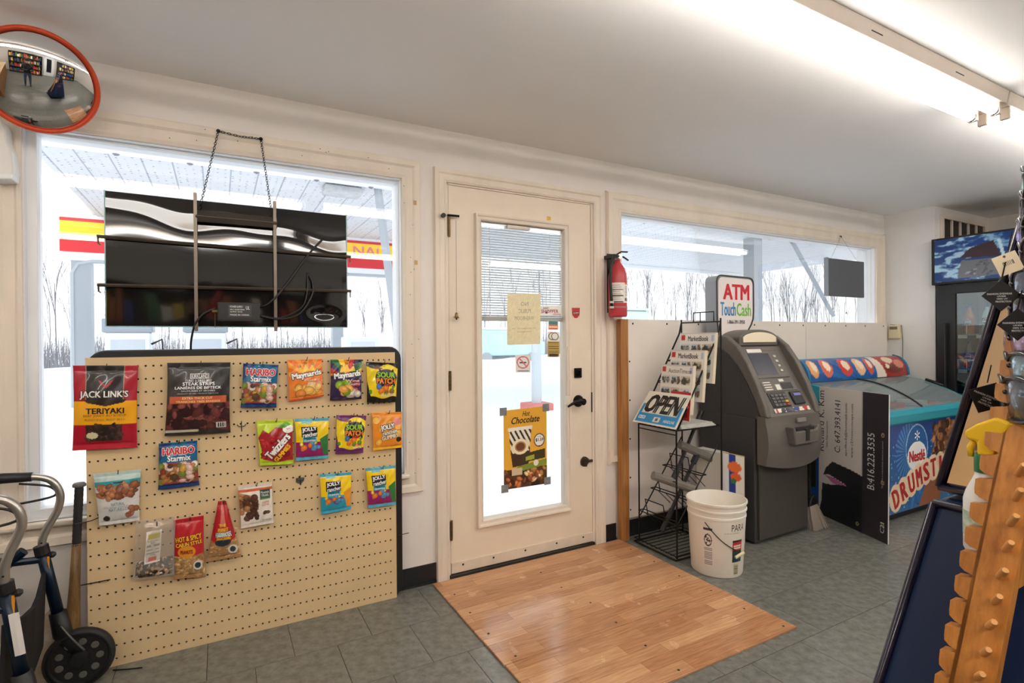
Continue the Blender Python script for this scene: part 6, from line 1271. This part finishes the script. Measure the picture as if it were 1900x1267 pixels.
# photographer, seen only as a small reflection
def person():
    r = thing('person', 'person in dark jacket, jeans and cap, reflected in the round mirror', 'person', (-.16, -3.06, 0))
    J = {'pel': (0, 0, .95), 'chest': (0, .04, 1.25), 'neck': (0, .07, 1.44), 'hb': (0, .10, 1.50), 'hc': (0, .125, 1.58), 'ht': (0, .12, 1.68)}
    V = []; rad = []; E = []
    def ad(p_, r_, par=None):
        V.append(p_); rad.append(r_)
        if par is not None: E.append((par, len(V)-1))
        return len(V)-1
    pe = ad((0, 0, .95), .15); wa = ad((0, .02, 1.1), .145, pe); ch = ad((0, .045, 1.30), .165, wa); ne = ad((0, .08, 1.46), .06, ch); hb = ad((0, .11, 1.53), .075, ne); hc = ad((0, .125, 1.61), .095, hb); ht = ad((0, .12, 1.69), .07, hc)
    nose = ad((0, .225, 1.59), .014, hc)
    for s in (-1, 1):
        a = ad((s*.18, .04, 1.38), .07, ch); b = ad((s*.25, .06, 1.13), .052, a); c = ad((s*.14, .28, 1.16), .04, b); pm = ad((s*.085, .355, 1.19), .032, c)
        for k, (dx, dz, ln) in enumerate(((-.028, .02, .05), (-.012, .035, .06), (.006, .04, .062), (.022, .035, .052), (.03, .0, .04))):
            f1 = ad((s*(.085+dx*.6), .38, 1.19+dz*.6), .009, pm); ad((s*(.085+dx*.6-.015), .38+ln*.6, 1.19+dz*.8), .008, f1)
        h = ad((s*.10, 0, .88), .10, pe); kn = ad((s*.12, .03, .50), .068, h); an = ad((s*.13, -.01, .10), .045, kn); ad((s*.14, .13, .045), .042, an)
    me = bpy.data.meshes.new('body'); me.from_pydata(V, E, []); o = bpy.data.objects.new('body', me); col.objects.link(o); o.parent = r
    md = o.modifiers.new('skin', 'SKIN'); md.use_smooth_shade = True
    for i, v in enumerate(me.skin_vertices[0].data): v.radius = (rad[i], rad[i]*(.72 if i in (pe, wa, ch) else 1)); v.use_root = i == pe
    sb_ = o.modifiers.new('sub', 'SUBSURF'); sb_.levels = 2; sb_.render_levels = 2
    m = bpy.data.materials.new('clothes_and_skin'); m.use_nodes = True; N = m.node_tree.nodes; L = m.node_tree.links
    tc = N.new('ShaderNodeTexCoord'); sx = N.new('ShaderNodeSeparateXYZ'); rp = N.new('ShaderNodeValToRGB'); L.new(tc.outputs['Object'], sx.inputs[0]); mr_ = N.new('ShaderNodeMath'); mr_.operation = 'DIVIDE'; mr_.inputs[1].default_value = 2.; L.new(sx.outputs[2], mr_.inputs[0]); L.new(mr_.outputs[0], rp.inputs[0])
    rp.color_ramp.interpolation = 'CONSTANT'; el = rp.color_ramp.elements; el[0].position = 0; el[0].color = (*lin((40, 36, 34)), 1); el[1].position = .05; el[1].color = (*lin((58, 74, 104)), 1)
    for q, c in ((.46, (34, 36, 36)), (.745, (206, 158, 132))): e = el.new(q); e.color = (*lin(c), 1)
    L.new(rp.outputs[0], N['Principled BSDF'].inputs['Base Color']); me.materials.append(m)
    L0 = np.array([-.16, -3.06, 0])
    obj('cap', MB().lathe([(.102, 1.63), (.108, 1.66), (.10, 1.71), (.06, 1.75), (.001, 1.76)], L0+np.array([0, .12, 0]), n=20), mat('cap_dark', (34, 34, 38), .8), r, smooth=True)
    for s in (-1, 1): obj('eye', MB().ball(L0+np.array([s*.035, .208, 1.615]), .011, 8, 6), mat('eye_dark', (40, 34, 30), .2), r, smooth=True); obj('ear', MB().ball(L0+np.array([s*.097, .12, 1.60]), (.012, .02, .03), 8, 6), mat('skin_tone', (206, 158, 132), .5), r, smooth=True)
    obj('mouth', MB().ball(L0+np.array([0, .205, 1.55]), (.025, .008, .006), 8, 6), mat('lip_tone', (170, 104, 92), .5), r, smooth=True)
person()
